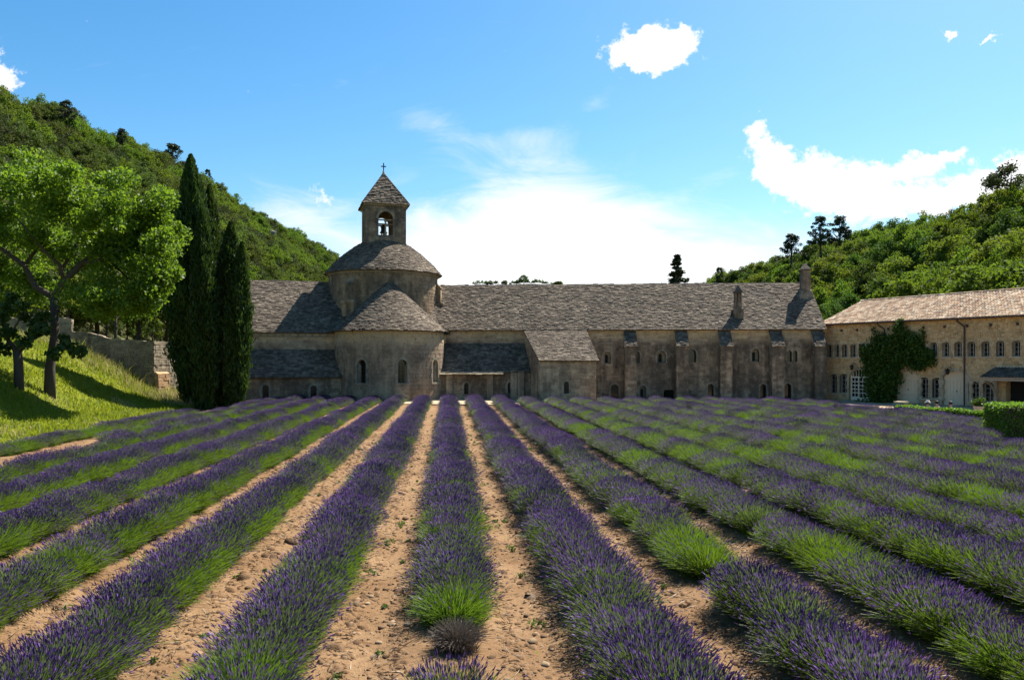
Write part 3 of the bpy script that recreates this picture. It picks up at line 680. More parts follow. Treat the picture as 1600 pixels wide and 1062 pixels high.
# two chimneys
c1x = DM.s(1152.5, 1.3); zt = 9.55
b = MB(); b.box(c1x - .42, c1x + .42, .75, 1.75, roof_z(.75) - .2, roof_z(1.75) + .1); b.box(c1x - .31, c1x + .31, .95, 1.55, roof_z(1.75) + .1, roof_z(1.75) + .75)
ch = b.build('chimney', M['tower_stone'], dorm)
b = MB()
for sx_ in (-1, 0, 1):
    for sy_ in (-1, 1): b.box(c1x + sx_ * .24 - .055, c1x + sx_ * .24 + .055, 1.25 + sy_ * .22 - .07, 1.25 + sy_ * .22 + .07, roof_z(1.75) + .75, zt)
b.build('flue_pier', M['tower_stone'], ch)
b = MB(); b.box(c1x - .36, c1x + .36, .9, 1.6, zt, zt + .12); b.add([(c1x - .36, .9, zt + .121), (c1x + .36, .9, zt + .121), (c1x + .36, 1.6, zt + .121), (c1x - .36, 1.6, zt + .121), (c1x, 1.25, zt + .75)], [(0, 1, 4), (1, 2, 4), (2, 3, 4), (3, 0, 4)]); b.build('cap', M['lauze'], ch)
c2x = DL - .55; b = MB(); b.hexa([(c2x - .75, 3.0, 9.0), (c2x + .55, 3.0, 9.0), (c2x + .55, 4.6, 9.6), (c2x - .75, 4.6, 9.6), (c2x - .45, 3.3, 9.9), (c2x + .45, 3.3, 9.9), (c2x + .45, 4.4, 10.2), (c2x - .45, 4.4, 10.2)])
b.box(c2x - .36, c2x + .36, 3.35, 4.3, 9.8, 11.75); ch = b.build('chimney', M['tower_stone'], dorm)
b = MB(); b.box(c2x - .46, c2x + .46, 3.25, 4.4, 11.75, 11.87); b.add([(c2x - .4, 3.3, 11.871), (c2x + .4, 3.3, 11.871), (c2x + .4, 4.35, 11.871), (c2x - .4, 4.35, 11.871), (c2x, 3.83, 12.5)], [(0, 1, 4), (1, 2, 4), (2, 3, 4), (3, 0, 4)]); b.build('cap', M['lauze'], ch)
# lean-to between apse and annexe
ly = -2.15; xa, xb = .15, DM.s(821, -1) + .5; z1, z0 = 5.05, 2.72
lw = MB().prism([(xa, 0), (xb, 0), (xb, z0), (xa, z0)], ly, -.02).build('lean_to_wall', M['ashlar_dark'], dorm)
lops = [(DM.s(728.6, ly), .55, .4, DM.z(728, 598, ly) - .55), (DM.s(797, ly), .65, .4, DM.z(797, 597, ly) - .65)]
cu = MB()
for a in lops: cu.prism(arch_poly(*a), ly - .2, ly + .45)
cut(lw, cu)
for a in lops: arch_window(dorm, a[0], ly, a[1], a[2], a[3], ring=.17, depth=.42, sill=False, bars=False)
pil = [DM.s(q, ly) for q in (703, 766, 803, 814)]
st = MB(); courses(st, flat(ly), xa, xb, .05, z0 - .03, .27, (.3, .7), [(a[0], a[1], a[2] + .34, a[3] + .17) for a in lops], .022, 17); st.build('stone_courses', M['ashlar_dark'], dorm, stuff=True)
for q in pil: MB().box(q - .28, q + .28, ly - .22, ly - .045, 0, z0 - .12).build('pilaster', M['ashlar'], dorm)
dz = (z1 - z0) / 2.15
ro = MB().hexa([(xa, ly - .2, z0 - .2 * dz - .1), (xb, ly - .2, z0 - .2 * dz - .1), (xb, -.01, z1 - .1), (xa, -.01, z1 - .1), (xa, ly - .2, z0 - .2 * dz), (xb, ly - .2, z0 - .2 * dz), (xb, -.01, z1), (xa, -.01, z1)]).build('lean_to_roof', M['lauze'], dorm)
sh = MB(); sl = math.hypot(2.35, 2.35 * dz); P = plane_P((xa, ly - .2, z0 - .2 * dz), (xb, ly - .2, z0 - .2 * dz), (xa, 0, z1)); slabs(sh, P, [(sl * i / 18, sl * (i + 1) / 18, 0, xb - xa) for i in range(18)], seed=41); sh.build('roof_slabs', M['lauze'], ro, stuff=True)
xe = DM.s(788, ly - .4); sh = MB(); P = plane_P((xa, ly - .75, z0 - .42), (xe, ly - .75, z0 - .42), (xa, ly + .05, z0 - .1)); slabs(sh, P, [(0, .25, 0, xe - xa), (.25, .5, 0, xe - xa), (.5, .8, 0, xe - xa)], wid=(.4, .8), thick=.07, seed=43); sh.build('ledge_slabs', M['drywall'], ro, stuff=True)
# annexe with single-pitch roof, in the range's frame
def loc_of(X, Y):
    dx, dy = X - DM.o[0], Y - DM.o[1]; return (dx * DM.t[0] + dy * DM.t[1], dx * DM.n[0] + dy * DM.n[1])
annexe = thing('abbey_annexe', 'small projecting stone annexe with sloping slab roof against the long range', 'building', (*DM.w(7.5, -3)[:2], 0), ang)
def lz(X, Y): a, b = loc_of(X, Y); return (a - 7.5, b + 3)
A_tl, A_tr, A_br, A_bl = lz(1.15, 70.75), lz(6.40, 70.35), lz(6.98, 65.3), lz(2.35, 65.6)
az0, az1 = 3.62, 6.28
def wallstrip(a, b, za, zb, zt_a, zt_b): return [(a[0], a[1], za), (b[0], b[1], za), (b[0], b[1], zt_b), (a[0], a[1], zt_a)]
V8 = [(A_bl[0], A_bl[1], 0), (A_br[0], A_br[1], 0), (A_tr[0], A_tr[1], 0), (A_tl[0], A_tl[1], 0), (A_bl[0], A_bl[1], az0), (A_br[0], A_br[1], az0), (A_tr[0], A_tr[1], az1), (A_tl[0], A_tl[1], az1)]
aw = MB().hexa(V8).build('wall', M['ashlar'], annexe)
fd = Vector((A_br[0] - A_bl[0], A_br[1] - A_bl[1], 0)); fl = fd.length; fd.normalize(); fnn = Vector((fd.y, -fd.x, 0)); fa = math.atan2(fd.y, fd.x)
fwd = lambda x_, z_, o_: Vector((A_bl[0], A_bl[1], 0)) + fd * x_ + fnn * o_ + Vector((0, 0, z_))
wx = fl * .47; wz, ww, wh = .75, .42, 1.0; pp = arch_poly(wx, wz, ww, wh); n = len(pp)
cu = MB(); cu.add([fwd(a, b, .3) for a, b in pp] + [fwd(a, b, -.45) for a, b in pp], [tuple(range(n)), tuple(range(2 * n - 1, n - 1, -1))] + [((i + 1) % n, i, i + n, (i + 1) % n + n) for i in range(n)]); cut(aw, cu)
q = fwd(wx, wz, 0); arch_window(annexe, q.x, q.y, wz, ww, wh, ring=.16, depth=.4, rotz=fa, sill=True, bars=False)
st = MB(); courses(st, fwd, 0, fl, .05, az0 - .05, .28, (.35, .8), [(wx, wz - .15, ww + .32, wh + .3)], .022, 51)
sdv = Vector((A_bl[0] - A_tl[0], A_bl[1] - A_tl[1], 0)); sL = sdv.length; sdv.normalize(); snn = Vector((sdv.y, -sdv.x, 0))
swd = lambda x_, z_, o_: Vector((A_tl[0], A_tl[1], 0)) + sdv * x_ + snn * o_ + Vector((0, 0, z_))
courses(st, swd, 0, sL, .05, az1, .28, (.35, .8), (), .022, 52, top=lambda x_: az1 + (az0 - az1) * x_ / sL - .06); st.build('stone_courses', M['ashlar'], annexe, stuff=True)
def lerp2(a, b, t): return (a[0] + (b[0] - a[0]) * t, a[1] + (b[1] - a[1]) * t)
SLa = math.hypot(sL, az1 - az0)
def annP(u_, v_, o_):   # u 0..1 across, v metres up
    t = v_ / SLa; a = lerp2(A_bl, A_tl, t); b = lerp2(A_br, A_tr, t); c = lerp2(a, b, u_)
    return (c[0], c[1] - o_ * .45, az0 + (az1 - az0) * t + .03 + o_ * .88)
g_ = .04
ro = MB().hexa([annP(-g_, -.35, -.1), annP(1 + g_, -.35, -.1), annP(1 + g_, SLa, -.1), annP(-g_, SLa, -.1), annP(-g_, -.35, 0), annP(1 + g_, -.35, 0), annP(1 + g_, SLa, 0), annP(-g_, SLa, 0)]).build('roof', M['lauze'], annexe)
sh = MB(); nr = int(SLa / .18); slabs(sh, annP, [(-.35 + (SLa + .35) * i / nr, -.35 + (SLa + .35) * (i + 1) / nr, -g_, 1 + g_) for i in range(nr)], seed=55, scale=lambda v_: 1 / 4.8); sh.build('roof_slabs', M['lauze'], ro, stuff=True)

# ------------------------------------------------------------------ the wing on the right
WG = Frame(27.6, 70.0, math.atan2(-.869, .494)); WL = 27.0; WEZ = 6.85; WRZ = 8.95; WD = 5.5
wing = thing('stone_wing', 'ochre rubble stone wing with pink canal tile roof and two rows of windows', 'building', (*WG.o, 0), WG.a)
ww_ = MB().prism([(0, 0), (WL, 0), (WL, WEZ), (0, WEZ)], 0, 10.5).build('wall', M['mortar'], wing)
def wz_(px, py): return WG.z(px, py)
upper, lower = [], []
ux = [1295.7, 1307.5, 1320, 1333.6, 1347.5, 1361, 1375.5, 1391, 1407, 1424, 1441, 1458.7, 1477.7, 1497.3, 1518, 1540, 1563, 1588]
for px in ux: upper.append((WG.s(px), 3.78, .58, 1.12))
sl_ = upper[-1][0]
for i in range(1, 7): upper.append((sl_ + 1.25 * i, 3.78, .58, 1.12))
for px, yt, yb in ((1302, 584, 614), (1318, 584, 614), (1443.5, 589.5, 622), (1464.3, 590, 622), (1521.7, 596, 627), (1544.4, 597, 628)):
    lower.append((WG.s(px), wz_(px, yb), .78, wz_(px, yt) - wz_(px, yb)))
doors = [(WG.s(1345), 0.1, 2.3, 2.62, 'glazed'), (WG.s(1417), .1, 2.0, 2.55, 'solid'), (WG.s(1493), .1, 2.1, 2.6, 'solid')]
pdoor = (WG.s(1590), .1, 1.6, 2.2)
cu = MB()
for a in upper: cu.prism(arch_poly(*a, flat=.35), -.2, .45)
for a in lower: cu.prism(arch_poly(*a, flat=.35), -.2, .45)
for a in doors: cu.prism(arch_poly(*a[:4], flat=.62, seg=14), -.2, .45)
cu.prism(arch_poly(*pdoor, flat=.35), -.2, .8)
cut(ww_, cu)
def casement(root, x_, z_, w_, h, panes, name='window'):
    o = MB().prism(arch_poly(0, 0, w_ - .01, h - .004, flat=.35), .33, .36).build(name, M['glass'], root, loc=(x_, 0, z_))
    f = MB(); e = w_ / 2 - .006
    f.box(-e, -e + .06, .26, .328, 0, h - w_ * .2); f.box(e - .06, e, .26, .328, 0, h - w_ * .2); f.box(-e + .06, e - .06, .26, .328, 0, .07); f.box(-e + .06, e - .06, .26, .328, h - w_ * .22, h - w_ * .22 + .06)
    f.box(-.03, .03, .255, .327, .07, h - w_ * .22)
    for i in range(1, panes): f.box(-e + .06, e - .06, .285, .326, h * .9 * i / panes - .015, h * .9 * i / panes + .015)
    f.build('frame', M['old_paint'], o)
    s = MB(); r = w_ / 2
    for sg in (-1, 1):
        for i in range(4):
            ee = .13 if i % 2 else .08; x0, x1 = sorted((sg * r, sg * (r + ee))); s.box(x0, x1, -.045, .25, h * .9 * i / 4 + .005, h * .9 * (i + 1) / 4 - .005)
    for i in range(5):
        q0, q1 = math.pi * i / 5, math.pi * (i + 1) / 5; zs = h - r * .35
        pt = [((rr) * math.cos(q), zs + (r * .35 + rr - r) * math.sin(q)) for rr in (r, r + .11) for q in (q0 + .02, q1 - .02)]; a, b, c, d_ = pt
        s.hexa([(a[0], -.045, a[1]), (c[0], -.045, c[1]), (c[0], .2, c[1]), (a[0], .2, a[1]), (b[0], -.045, b[1]), (d_[0], -.045, d_[1]), (d_[0], .2, d_[1]), (b[0], .2, b[1])])
    s.build('stone_surround', M['dressed'], o)
    MB().box(-r - .16, r + .16, -.07, .26, -.12, -.002).build('sill', M['dressed'], o)
    return o
for a in upper: casement(wing, *a, 3)
for a in lower: casement(wing, *a, 4)
def ring_of(o, w_, h, fl_, ring=.2, nv=13):
    s = MB(); r = w_ / 2; zs = h - r * fl_; n = 6
    for sg in (-1, 1):
        for i in range(n):
            ee = ring * (1.3 if i % 2 else .9); x0, x1 = sorted((sg * r, sg * (r + ee))); s.box(x0, x1, -.05, .16, zs * i / n + .006, zs * (i + 1) / n - .006)
    for i in range(nv):
        q0, q1 = math.pi * i / nv + .01, math.pi * (i + 1) / nv - .01; pt = [(rr * math.cos(q), zs + (r * fl_ + rr - r) * math.sin(q)) for rr in (r, r + ring) for q in (q0, q1)]; a, b, c, d_ = pt
        s.hexa([(a[0], -.05, a[1]), (c[0], -.05, c[1]), (c[0], .16, c[1]), (a[0], .16, a[1]), (b[0], -.05, b[1]), (d_[0], -.05, d_[1]), (d_[0], .16, d_[1]), (b[0], .16, b[1])])
    s.build('stone_surround', M['dressed'], o)
for x_, z_, w_, h, kd in doors:
    zs = h - w_ / 2 * .62
    if kd == 'glazed':
        o = MB().prism(arch_poly(0, 0, w_ - .01, h - .004, flat=.62, seg=14), .30, .33).build('glazed_door', M['glass'], wing, loc=(x_, 0, z_)); o['label'] = 'white arched double door glazed in small panes'
        f = MB(); e = w_ / 2 - .006
        for q in (-e, -e / 3 - .055, e / 3 - .055, e - .11): f.box(q, q + .11, .22, .298, 0, zs)
        f.box(-e, e, .215, .297, zs, zs + .13); f.box(-e + .111, e - .111, .21, .296, 0, .32)
        for i in range(1, 5): f.box(-e + .11, e - .11, .24, .297, .32 + (zs - .32) * i / 5 - .035, .32 + (zs - .32) * i / 5 + .035)
        for c_ in (-2 / 3, 0, 2 / 3): f.box(c_ * e - .025, c_ * e + .025, .245, .295, .32, zs)
        f.build('frame', M['white_paint'], o)
        f = MB(); seg = 16
        for i in range(seg):
            q0, q1 = math.pi * i / seg, math.pi * (i + 1) / seg; ro_, ri_ = e, e - .1
            pt = [(rr * math.cos(q), zs + .13 + rr * .62 * math.sin(q) * .93) for rr in (ri_, ro_) for q in (q0, q1)]; a, b, c, d_ = pt
            f.hexa([(a[0], .22, a[1]), (c[0], .22, c[1]), (c[0], .29, c[1]), (a[0], .29, a[1]), (b[0], .22, b[1]), (d_[0], .22, d_[1]), (d_[0], .29, d_[1]), (b[0], .29, b[1])])
        for i in range(1, 9):
            xx = -e + 2 * e * i / 9; f.box(xx - .02, xx + .02, .25, .29, zs + .13, zs + .13 + .56 * math.sqrt(max(0, e * e - xx * xx)) * .9)
        f.build('fanlight_bars', M['white_paint'], o)
    else:
        o = MB().prism(arch_poly(0, 0, w_ - .01, h - .004, flat=.62, seg=14), .22, .30).build('door', M['cream_paint'], wing, loc=(x_, 0, z_)); o['label'] = 'cream arched door of vertical boards'
        nb = 8; zs2 = zs - .02
        for i in range(nb):
            xx = -w_ / 2 + .02 + (w_ - .04) * i / nb; MB().box(xx + .008, xx + (w_ - .04) / nb - .008, .19, .219, .02, zs2 - .05).build('plank', M['cream_paint'], o)
        MB().box(-w_ / 2 + .02, w_ / 2 - .02, .17, .218, zs2 - .04, zs2 + .08).box(-w_ / 2 + .02, w_ / 2 - .02, .165, .189, .75, .87).build('rail', M['cream_paint'], o)
        MB().box(-.02, .02, .14, .188, 1.02, 1.14).build('handle', M['iron'], o)
    ring_of(o, w_, h, .62)
o = MB().prism(arch_poly(*pdoor[:1], 0, pdoor[2] - .01, pdoor[3], flat=.35), .6, .65).build('porch_door', M['void'], wing, loc=(0, 0, .1))
# rubble facing, eave to ground
opn = [(a[0], a[1] - .12, a[2] + .2, a[3] + .24) for a in upper + lower] + [(a[0], a[1], a[2] + .46, a[3] + .2) for a in doors] + [pdoor]
st = MB(); courses(st, flat(0), 0, WL, .05, WEZ - .12, .155, (.12, .34), opn, .035, 71, jit=.45); st.build('rubble_stones', M['rubble'], wing, stuff=True)
MB().add([(0, 0, WEZ), (0, WD, WRZ - .1), (0, 2 * WD - .5, WEZ), (.4, 0, WEZ), (.4, WD, WRZ - .1), (.4, 2 * WD - .5, WEZ)], [(0, 1, 2), (3, 5, 4), (0, 3, 4, 1), (1, 4, 5, 2)]).build('gable', M['mortar'], wing)
# roof: battens under canal tiles
ov = .42; dz = (WRZ - WEZ) / WD
ro = MB()
for ye in (-ov, 2 * WD + ov):
    ro.hexa([(-.15, ye, WEZ - ov * dz - .08), (WL + .3, ye, WEZ - ov * dz - .08), (WL + .3, WD, WRZ - .08), (-.15, WD, WRZ - .08), (-.15, ye, WEZ - ov * dz), (WL + .3, ye, WEZ - ov * dz), (WL + .3, WD, WRZ), (-.15, WD, WRZ)])
ro = ro.build('roof', M['tile'], wing)
P = plane_P((-.15, -ov, WEZ - ov * dz), (WL + .3, -ov, WEZ - ov * dz), (-.15, WD, WRZ)); SL = math.hypot(WD + ov, (WD + ov) * dz); tl = MB(); rd = random.Random(5)
nc = int((WL + .45) / .235); nr = 15
for i in range(nc):
    for j in range(nr):
        u0 = .02 + i * .235 + rd.uniform(-.012, .012); v0 = SL * j / nr - .05 + rd.uniform(-.02, .02); v1 = SL * (j + 1) / nr + .02; lift = rd.uniform(.0, .018)
        vs = []
        for vv, hh, wd in ((v0, .085 + lift, .105), (v1, .06, .085)):
            for a in range(5):
                q = math.pi * a / 4; vs.append(P(u0 + .11 - math.cos(q) * wd, vv, .012 + math.sin(q) * hh))
        tl.add(vs, [(a, a + 1, a + 6, a + 5) for a in range(4)])
tl.build('canal_tiles', M['tile'], ro, stuff=True)
rt = MB(); xx = -.15
while xx < WL:
    vs = []
    for q_ in (xx, xx + .42):
        for a in range(6):
            q = math.pi * a / 5; vs.append((q_, WD - math.cos(q) * .15, WRZ + .03 + math.sin(q) * (.14 if q_ == xx else .12)))
    rt.add(vs, [(a, a + 1, a + 7, a + 6) for a in range(5)]); xx += .4
rt.build('ridge_tiles', M['tile'], ro, stuff=True)
MB().tube([(-.1, -ov - .04, WEZ - ov * dz - .06), (WL + .3, -ov - .04, WEZ - ov * dz - .06)], .07, 8).build('gutter', M['brown_pipe'], wing)
for px, dx in ((1289, -.25), (1383.5, -.7), (1508, -.6), (1640, -.6)):
    s_ = WG.s(px); s_ = max(s_, .12)
    MB().tube([(s_ + dx * .6, -ov - .04, WEZ - .28), (s_ + dx * .5, -ov, WEZ - .45), (s_, -.13, WEZ - .8), (s_, -.1, WEZ - 1.1), (s_, -.1, .1)], .06, 8).build('downpipe', M['brown_pipe'], wing)
for px in (1316, 1340, 1364, 1389, 1444, 1477, 1512, 1549, 1591): # short beam ends under the eaves
    s_ = WG.s(px); MB().box(s_ - .07, s_ + .07, -.16, -.002, 5.98, 6.18).build('beam_end', M['brown_pipe'], wing)
# porch canopy
p0, p1 = WG.s(1557), WG.s(1557) + 3.3; pj = 1.75; pz1, pz0 = 2.98, 2.32
can = MB().hexa([(p0 - .1, -pj - .15, pz0 - .08), (p1 + .1, -pj - .15, pz0 - .08), (p1 + .1, -.03, pz1 - .08), (p0 - .1, -.03, pz1 - .08), (p0 - .1, -pj - .15, pz0), (p1 + .1, -pj - .15, pz0), (p1 + .1, -.03, pz1), (p0 - .1, -.03, pz1)]).build('porch_canopy', M['timber'], wing)
P = plane_P((p0 - .1, -pj - .2, pz0), (p1 + .1, -pj - .2, pz0), (p0 - .1, 0, pz1)); tl = MB(); SLp = math.hypot(pj + .2, pz1 - pz0)
for i in range(int((p1 - p0 + .2) / .225)):
    for j in range(5):
        u0 = i * .225; v0 = SLp * j / 5 - .04; v1 = SLp * (j + 1) / 5 + .02; vs = []
        for vv, hh, wd in ((v0, .09, .105), (v1, .06, .085)):
            for a in range(5):
                q = math.pi * a / 4; vs.append(P(u0 + .11 - math.cos(q) * wd, vv, .012 + math.sin(q) * hh))
        tl.add(vs, [(a, a + 1, a + 6, a + 5) for a in range(4)])
tl.build('canal_tiles', M['lauze'], can, stuff=True)
MB().box(p0 - .1, p1 + .1, -.075, -.046, pz1, pz1 + .14).build('flashing', M['dressed'], can)
for s_ in (p0 + .05, p1 - .05):
    b = MB(); b.box(s_ - .08, s_ + .08, -pj, -.05, pz0 - .26, pz0 - .1); b.build('tie_beam', M['timber'], can)
    b = MB(); pts = [(s_, -.12, .75), (s_, -.35, 1.25), (s_, -.8, 1.75), (s_, -pj + .15, pz0 - .25)]; b.tube(pts, .085, 6); b.build('brace', M['timber'], can)
    MB().box(s_ - .09, s_ + .09, -.24, -.046, .1, pz0 - .1).build('wall_post', M['timber'], can)
MB().box(p0 - .1, p1 + .1, -pj - .1, -pj + .06, pz0 - .25, pz0 - .1).build('plate', M['timber'], can)
# lanterns
for px, py, lab in ((1337, 570, 'iron wall lantern above the glazed white double door'), (1486.5, 576, 'iron wall lantern above the cream door beside the downpipe')):
    s_ = WG.s(px); zz = wz_(px, py); X, Y, _ = WG.w(s_, 0); t = thing('wall_lantern', lab, 'lantern', (X, Y, zz), WG.a, 'wall lanterns of the wing')
    MB().tube([(0, -.05, .05), (0, -.3, .15), (0, -.5, .05)], .022, 6).build('bracket', M['iron'], t)
    MB().lathe([(.0, -.44), (.1, -.42), (.15, -.1), (.17, -.08), (.02, .03)], (0, -.5, 0), 6).build('lantern_body', M['iron'], t)
    MB().lathe([(.105, -.38), (.145, -.12)], (0, -.5, 0), 6).build('lantern_glass', M['glass'], t)

# ------------------------------------------------------------------ drystone wall and ruin on the bank
def gz(x_, y_): return float(bank_surface(np.array(x_), np.array(y_)))
def stone_wall(name, lab, pts, thick, seed, mat, ragged=0, cap=True):
    """pts = [(x, y, z_base, z_top)]"""
    t = thing(name, lab, 'wall', (pts[0][0], pts[0][1], pts[0][2]))
    o = Vector((pts[0][0], pts[0][1], pts[0][2])); core = MB(); st = MB(); cp = MB(); rd = random.Random(seed)
    for i, (a, b) in enumerate(zip(pts, pts[1:])):
        d_ = Vector((b[0] - a[0], b[1] - a[1], 0)); L = d_.length; d_.normalize(); nn = Vector((d_.y, -d_.x, 0)); A = Vector((a[0] - o.x, a[1] - o.y, 0))
        topf = lambda x_, a=a, b=b, L=L: a[3] + (b[3] - a[3]) * x_ / L + (ragged * (math.sin(x_ * 2.7 + seed) * .6 + math.sin(x_ * 6.1) * .4) if ragged else 0)
        core_n = max(1, int(L / .5)) if ragged else 1
        for k in range(core_n):
            s0, s1 = L * k / core_n, L * (k + 1) / core_n; z0 = min(a[2], b[2]) - .4; p = []
            for zsel in (0, 1):
                for s_, q in ((s0, 0), (s1, 0), (s1, thick), (s0, thick)): p.append(A + d_ * s_ - nn * q + Vector((0, 0, z0 if zsel == 0 else min(topf(s0), topf(s1)) - .02 if core_n > 1 else topf(s_) - .02)))
            core.hexa(p)
        f = lambda x_, z_, o_, A=A, d_=d_, nn=nn: A + d_ * x_ + nn * o_ + Vector((0, 0, z_))
        courses(st, f, 0, L, min(a[2], b[2]) - .2, max(topf(0), topf(L), topf(L / 2)) + .1, .16, (.18, .5), (), .04, seed + i, top=topf, jit=.35)
        if cap:
            x_ = 0
            while x_ < L:
                l = rd.uniform(.3, .7); e = min(x_ + l, L) - .01; h = rd.uniform(.06, .12); p = []
                for zs in (0, h):
                    for s_, q in ((x_, .05), (e, .05), (e, -thick - .05), (x_, -thick - .05)): p.append(A + d_ * s_ + nn * q + Vector((0, 0, topf(s_) + zs - .02)))
                cp.hexa(p); x_ += l
    core = core.v and core; 
    core.v = [(v_[0], v_[1], v_[2] - o.z) for v_ in core.v]; st.v = [(v_[0], v_[1], v_[2] - o.z) for v_ in st.v]; cp.v = [(v_[0], v_[1], v_[2] - o.z) for v_ in cp.v]
    core.build('wall_core', mat, t); st.build('stone_courses', mat, t, stuff=True)
    if cap: cp.build('coping_stones', mat, t, stuff=True)
    return t
def pt(px, py, Y): return ((px - 800) / F * Y, Y, H + (HZ - py) / F * Y)
c0 = pt(240, 535, 60); cw = []
for px, pyt, Y in ((96, 518, 59.0), (140, 521, 59.3), (172, 530, 59.6), (240, 535, 60)):
    a = pt(px, pyt, Y); cw.append((a[0], a[1], gz(a[0], a[1]) - .5, a[2]))
e_ = (c0[0] + 1.7, 67.5); cw.append((e_[0], e_[1], gz(*e_) - .3, c0[2] + .05))
sw = stone_wall('drystone_wall', 'tall drystone garden wall turning a corner beside the cypresses', cw, .6, 31, M['drywall'])
# buttress-like reddish pier at the corner
ps = MB(); ex, ey = c0[0] + .35, 60.75
dd = Vector((e_[0] - c0[0], e_[1] - c0[1], 0)).normalized(); nn = Vector((dd.y, -dd.x, 0))
f = lambda x_, z_, o_: Vector((c0[0] - sw.location.x, c0[1] - sw.location.y, -sw.location.z)) + dd * x_ + nn * o_ + Vector((0, 0, z_))
core = MB(); core.hexa([f(.1, .6, -.1), f(1.5, .6, -.1), f(1.5, .6, .3), f(.1, .6, .3), f(.1, 2.7, -.1), f(1.5, 2.7, -.1), f(1.5, 2.5, .3), f(.1, 2.5, .3)])
po = core.build('pier', M['red_stone'], sw); po['label'] = 'reddish stone pier leaning on the sunlit end of the wall'
f2 = lambda x_, z_, o_: f(x_, z_, .3 + o_); courses(ps, f2, .1, 1.5, .7, 2.5, .2, (.25, .55), (), .035, 77, jit=.3)
f3 = lambda x_, z_, o_: f(.1 - o_, z_, x_); courses(ps, f3, 0, .3, .7, 2.5, .2, (.2, .35), (), .03, 78); ps.build('stone_courses', M['red_stone'], po, stuff=True)
rw = []
for px, pyt, Y in ((-120, 500, 60), (-40, 496, 61), (30, 492, 62), (75, 486, 62.5), (112, 500, 63)):
    a = pt(px, pyt, Y); rw.append((a[0], a[1], gz(a[0], a[1]) - .5, a[2]))
stone_wall('ruined_wall', 'broken pale stone wall with ragged top behind the leaning tree', rw, .7, 35, M['drywall'], ragged=.35, cap=False)

# ------------------------------------------------------------------ trees
def crown_parts(g, clumps, per, size, rad, wid=.6, up=.35, flat_=.75):
    """leaf quads round clump centres (array of x,y,z,r)"""
    C = np.repeat(clumps[:, :3], per, 0); rr = np.repeat(clumps[:, 3], per)[:, None]
    dirs = unit(g.normal(size=C.shape)); rad_ = g.random((len(C), 1)) ** .45
    P_ = C + dirs * rr * rad_ * np.array([1, 1, flat_])
    ax = unit(dirs * .6 + g.normal(size=C.shape) * .8 + np.array([0, 0, up]))
    return leaf_quads(P_, ax, size * g.uniform(.6, 1.3, len(C)), wid, g=g)
def tree_variant(name, seed, kindn, leaf, nclump, per, lsize, hgt, wide):
    g = np.random.default_rng(seed); th = g.uniform(0, 2 * np.pi, nclump)
    if kindn == 'pine':
        zz = g.uniform(.22, 1, nclump); r = wide * np.sqrt(np.clip(1.05 - zz, 0, .75)) * g.uniform(.3, 1, nclump) * 1.1
        rad = g.uniform(.14, .24, nclump) * wide
    elif kindn == 'fir':
        zz = g.uniform(.08, 1, nclump) ; r = wide * (1.02 - zz) * g.uniform(.3, 1, nclump); rad = .10 * wide + .16 * wide * (1 - zz)
    else:
        # lobed dome: more clumps on the outside
        ph = np.arccos(g.uniform(-.35, 1, nclump)); q = g.uniform(.55, 1, nclump) ** .5
        lob = 1 + .22 * np.sin(3 * th + seed) + .15 * np.sin(5 * th + ph * 3 + seed * 2)
        r = wide * np.sin(ph) * q * lob; zz = .55 + .42 * np.cos(ph) * q * (1 + .15 * np.sin(2 * th + seed)); rad = g.uniform(.2, .36, nclump) * wide
    cl = np.stack([r * np.cos(th), r * np.sin(th), zz * hgt, rad], 1)
    V, Fq = crown_parts(g, cl, per, lsize, None, .62, .3, .8)
    tb = MB(); tb.tube([(0, 0, -1.0), (.1, 0, hgt * .25), (-.05, .1, hgt * .6), (0, 0, hgt * (.98 if kindn == 'fir' else .8))], [hgt * .028, hgt * .022, hgt * .015, .02], 6)
    for k in range(5):
        a = g.uniform(0, 6.28); z0 = hgt * g.uniform(.25, .5); tb.tube([(0, 0, z0), (math.cos(a) * wide * .35, math.sin(a) * wide * .35, z0 + hgt * .16), (math.cos(a) * wide * .7, math.sin(a) * wide * .7, z0 + hgt * .25)], [hgt * .012, hgt * .009, .02], 5)
    fq = [f for f in tb.f if len(f) == 4]; 
    V2, F2, m2 = merge([(V, Fq, 0), (np.array(tb.v, float), np.array(fq), 1)])
    return np_mesh(name, V2, F2, [leaf, M['bark']], m2)
BR = [tree_variant('broadleaf_tree', 40 + i, 'dome', [M['oak_leaf'], M['oak_leaf_c'], M['oak_leaf_b'], M['oak_leaf'], M['oak_leaf_d'], M['oak_leaf_c']][i], 34 + 4 * i, 110, .36, 8.0, 3.5) for i in range(6)]
OL = [tree_variant('holm_oak', 60 + i, 'dome', M['holm_leaf'] if i != 1 else M['oak_leaf_b'], 40, 75, .30, 5.4, 2.9) for i in range(3)]
PN = [tree_variant('pine_tree', 70 + i, 'pine', M['pine_leaf'], 64, 90, .34, 10.0, 3.4) for i in range(2)]
FIR = tree_variant('fir_tree', 80, 'fir', M['pine_leaf'], 120, 60, .34, 13.0, 2.6)

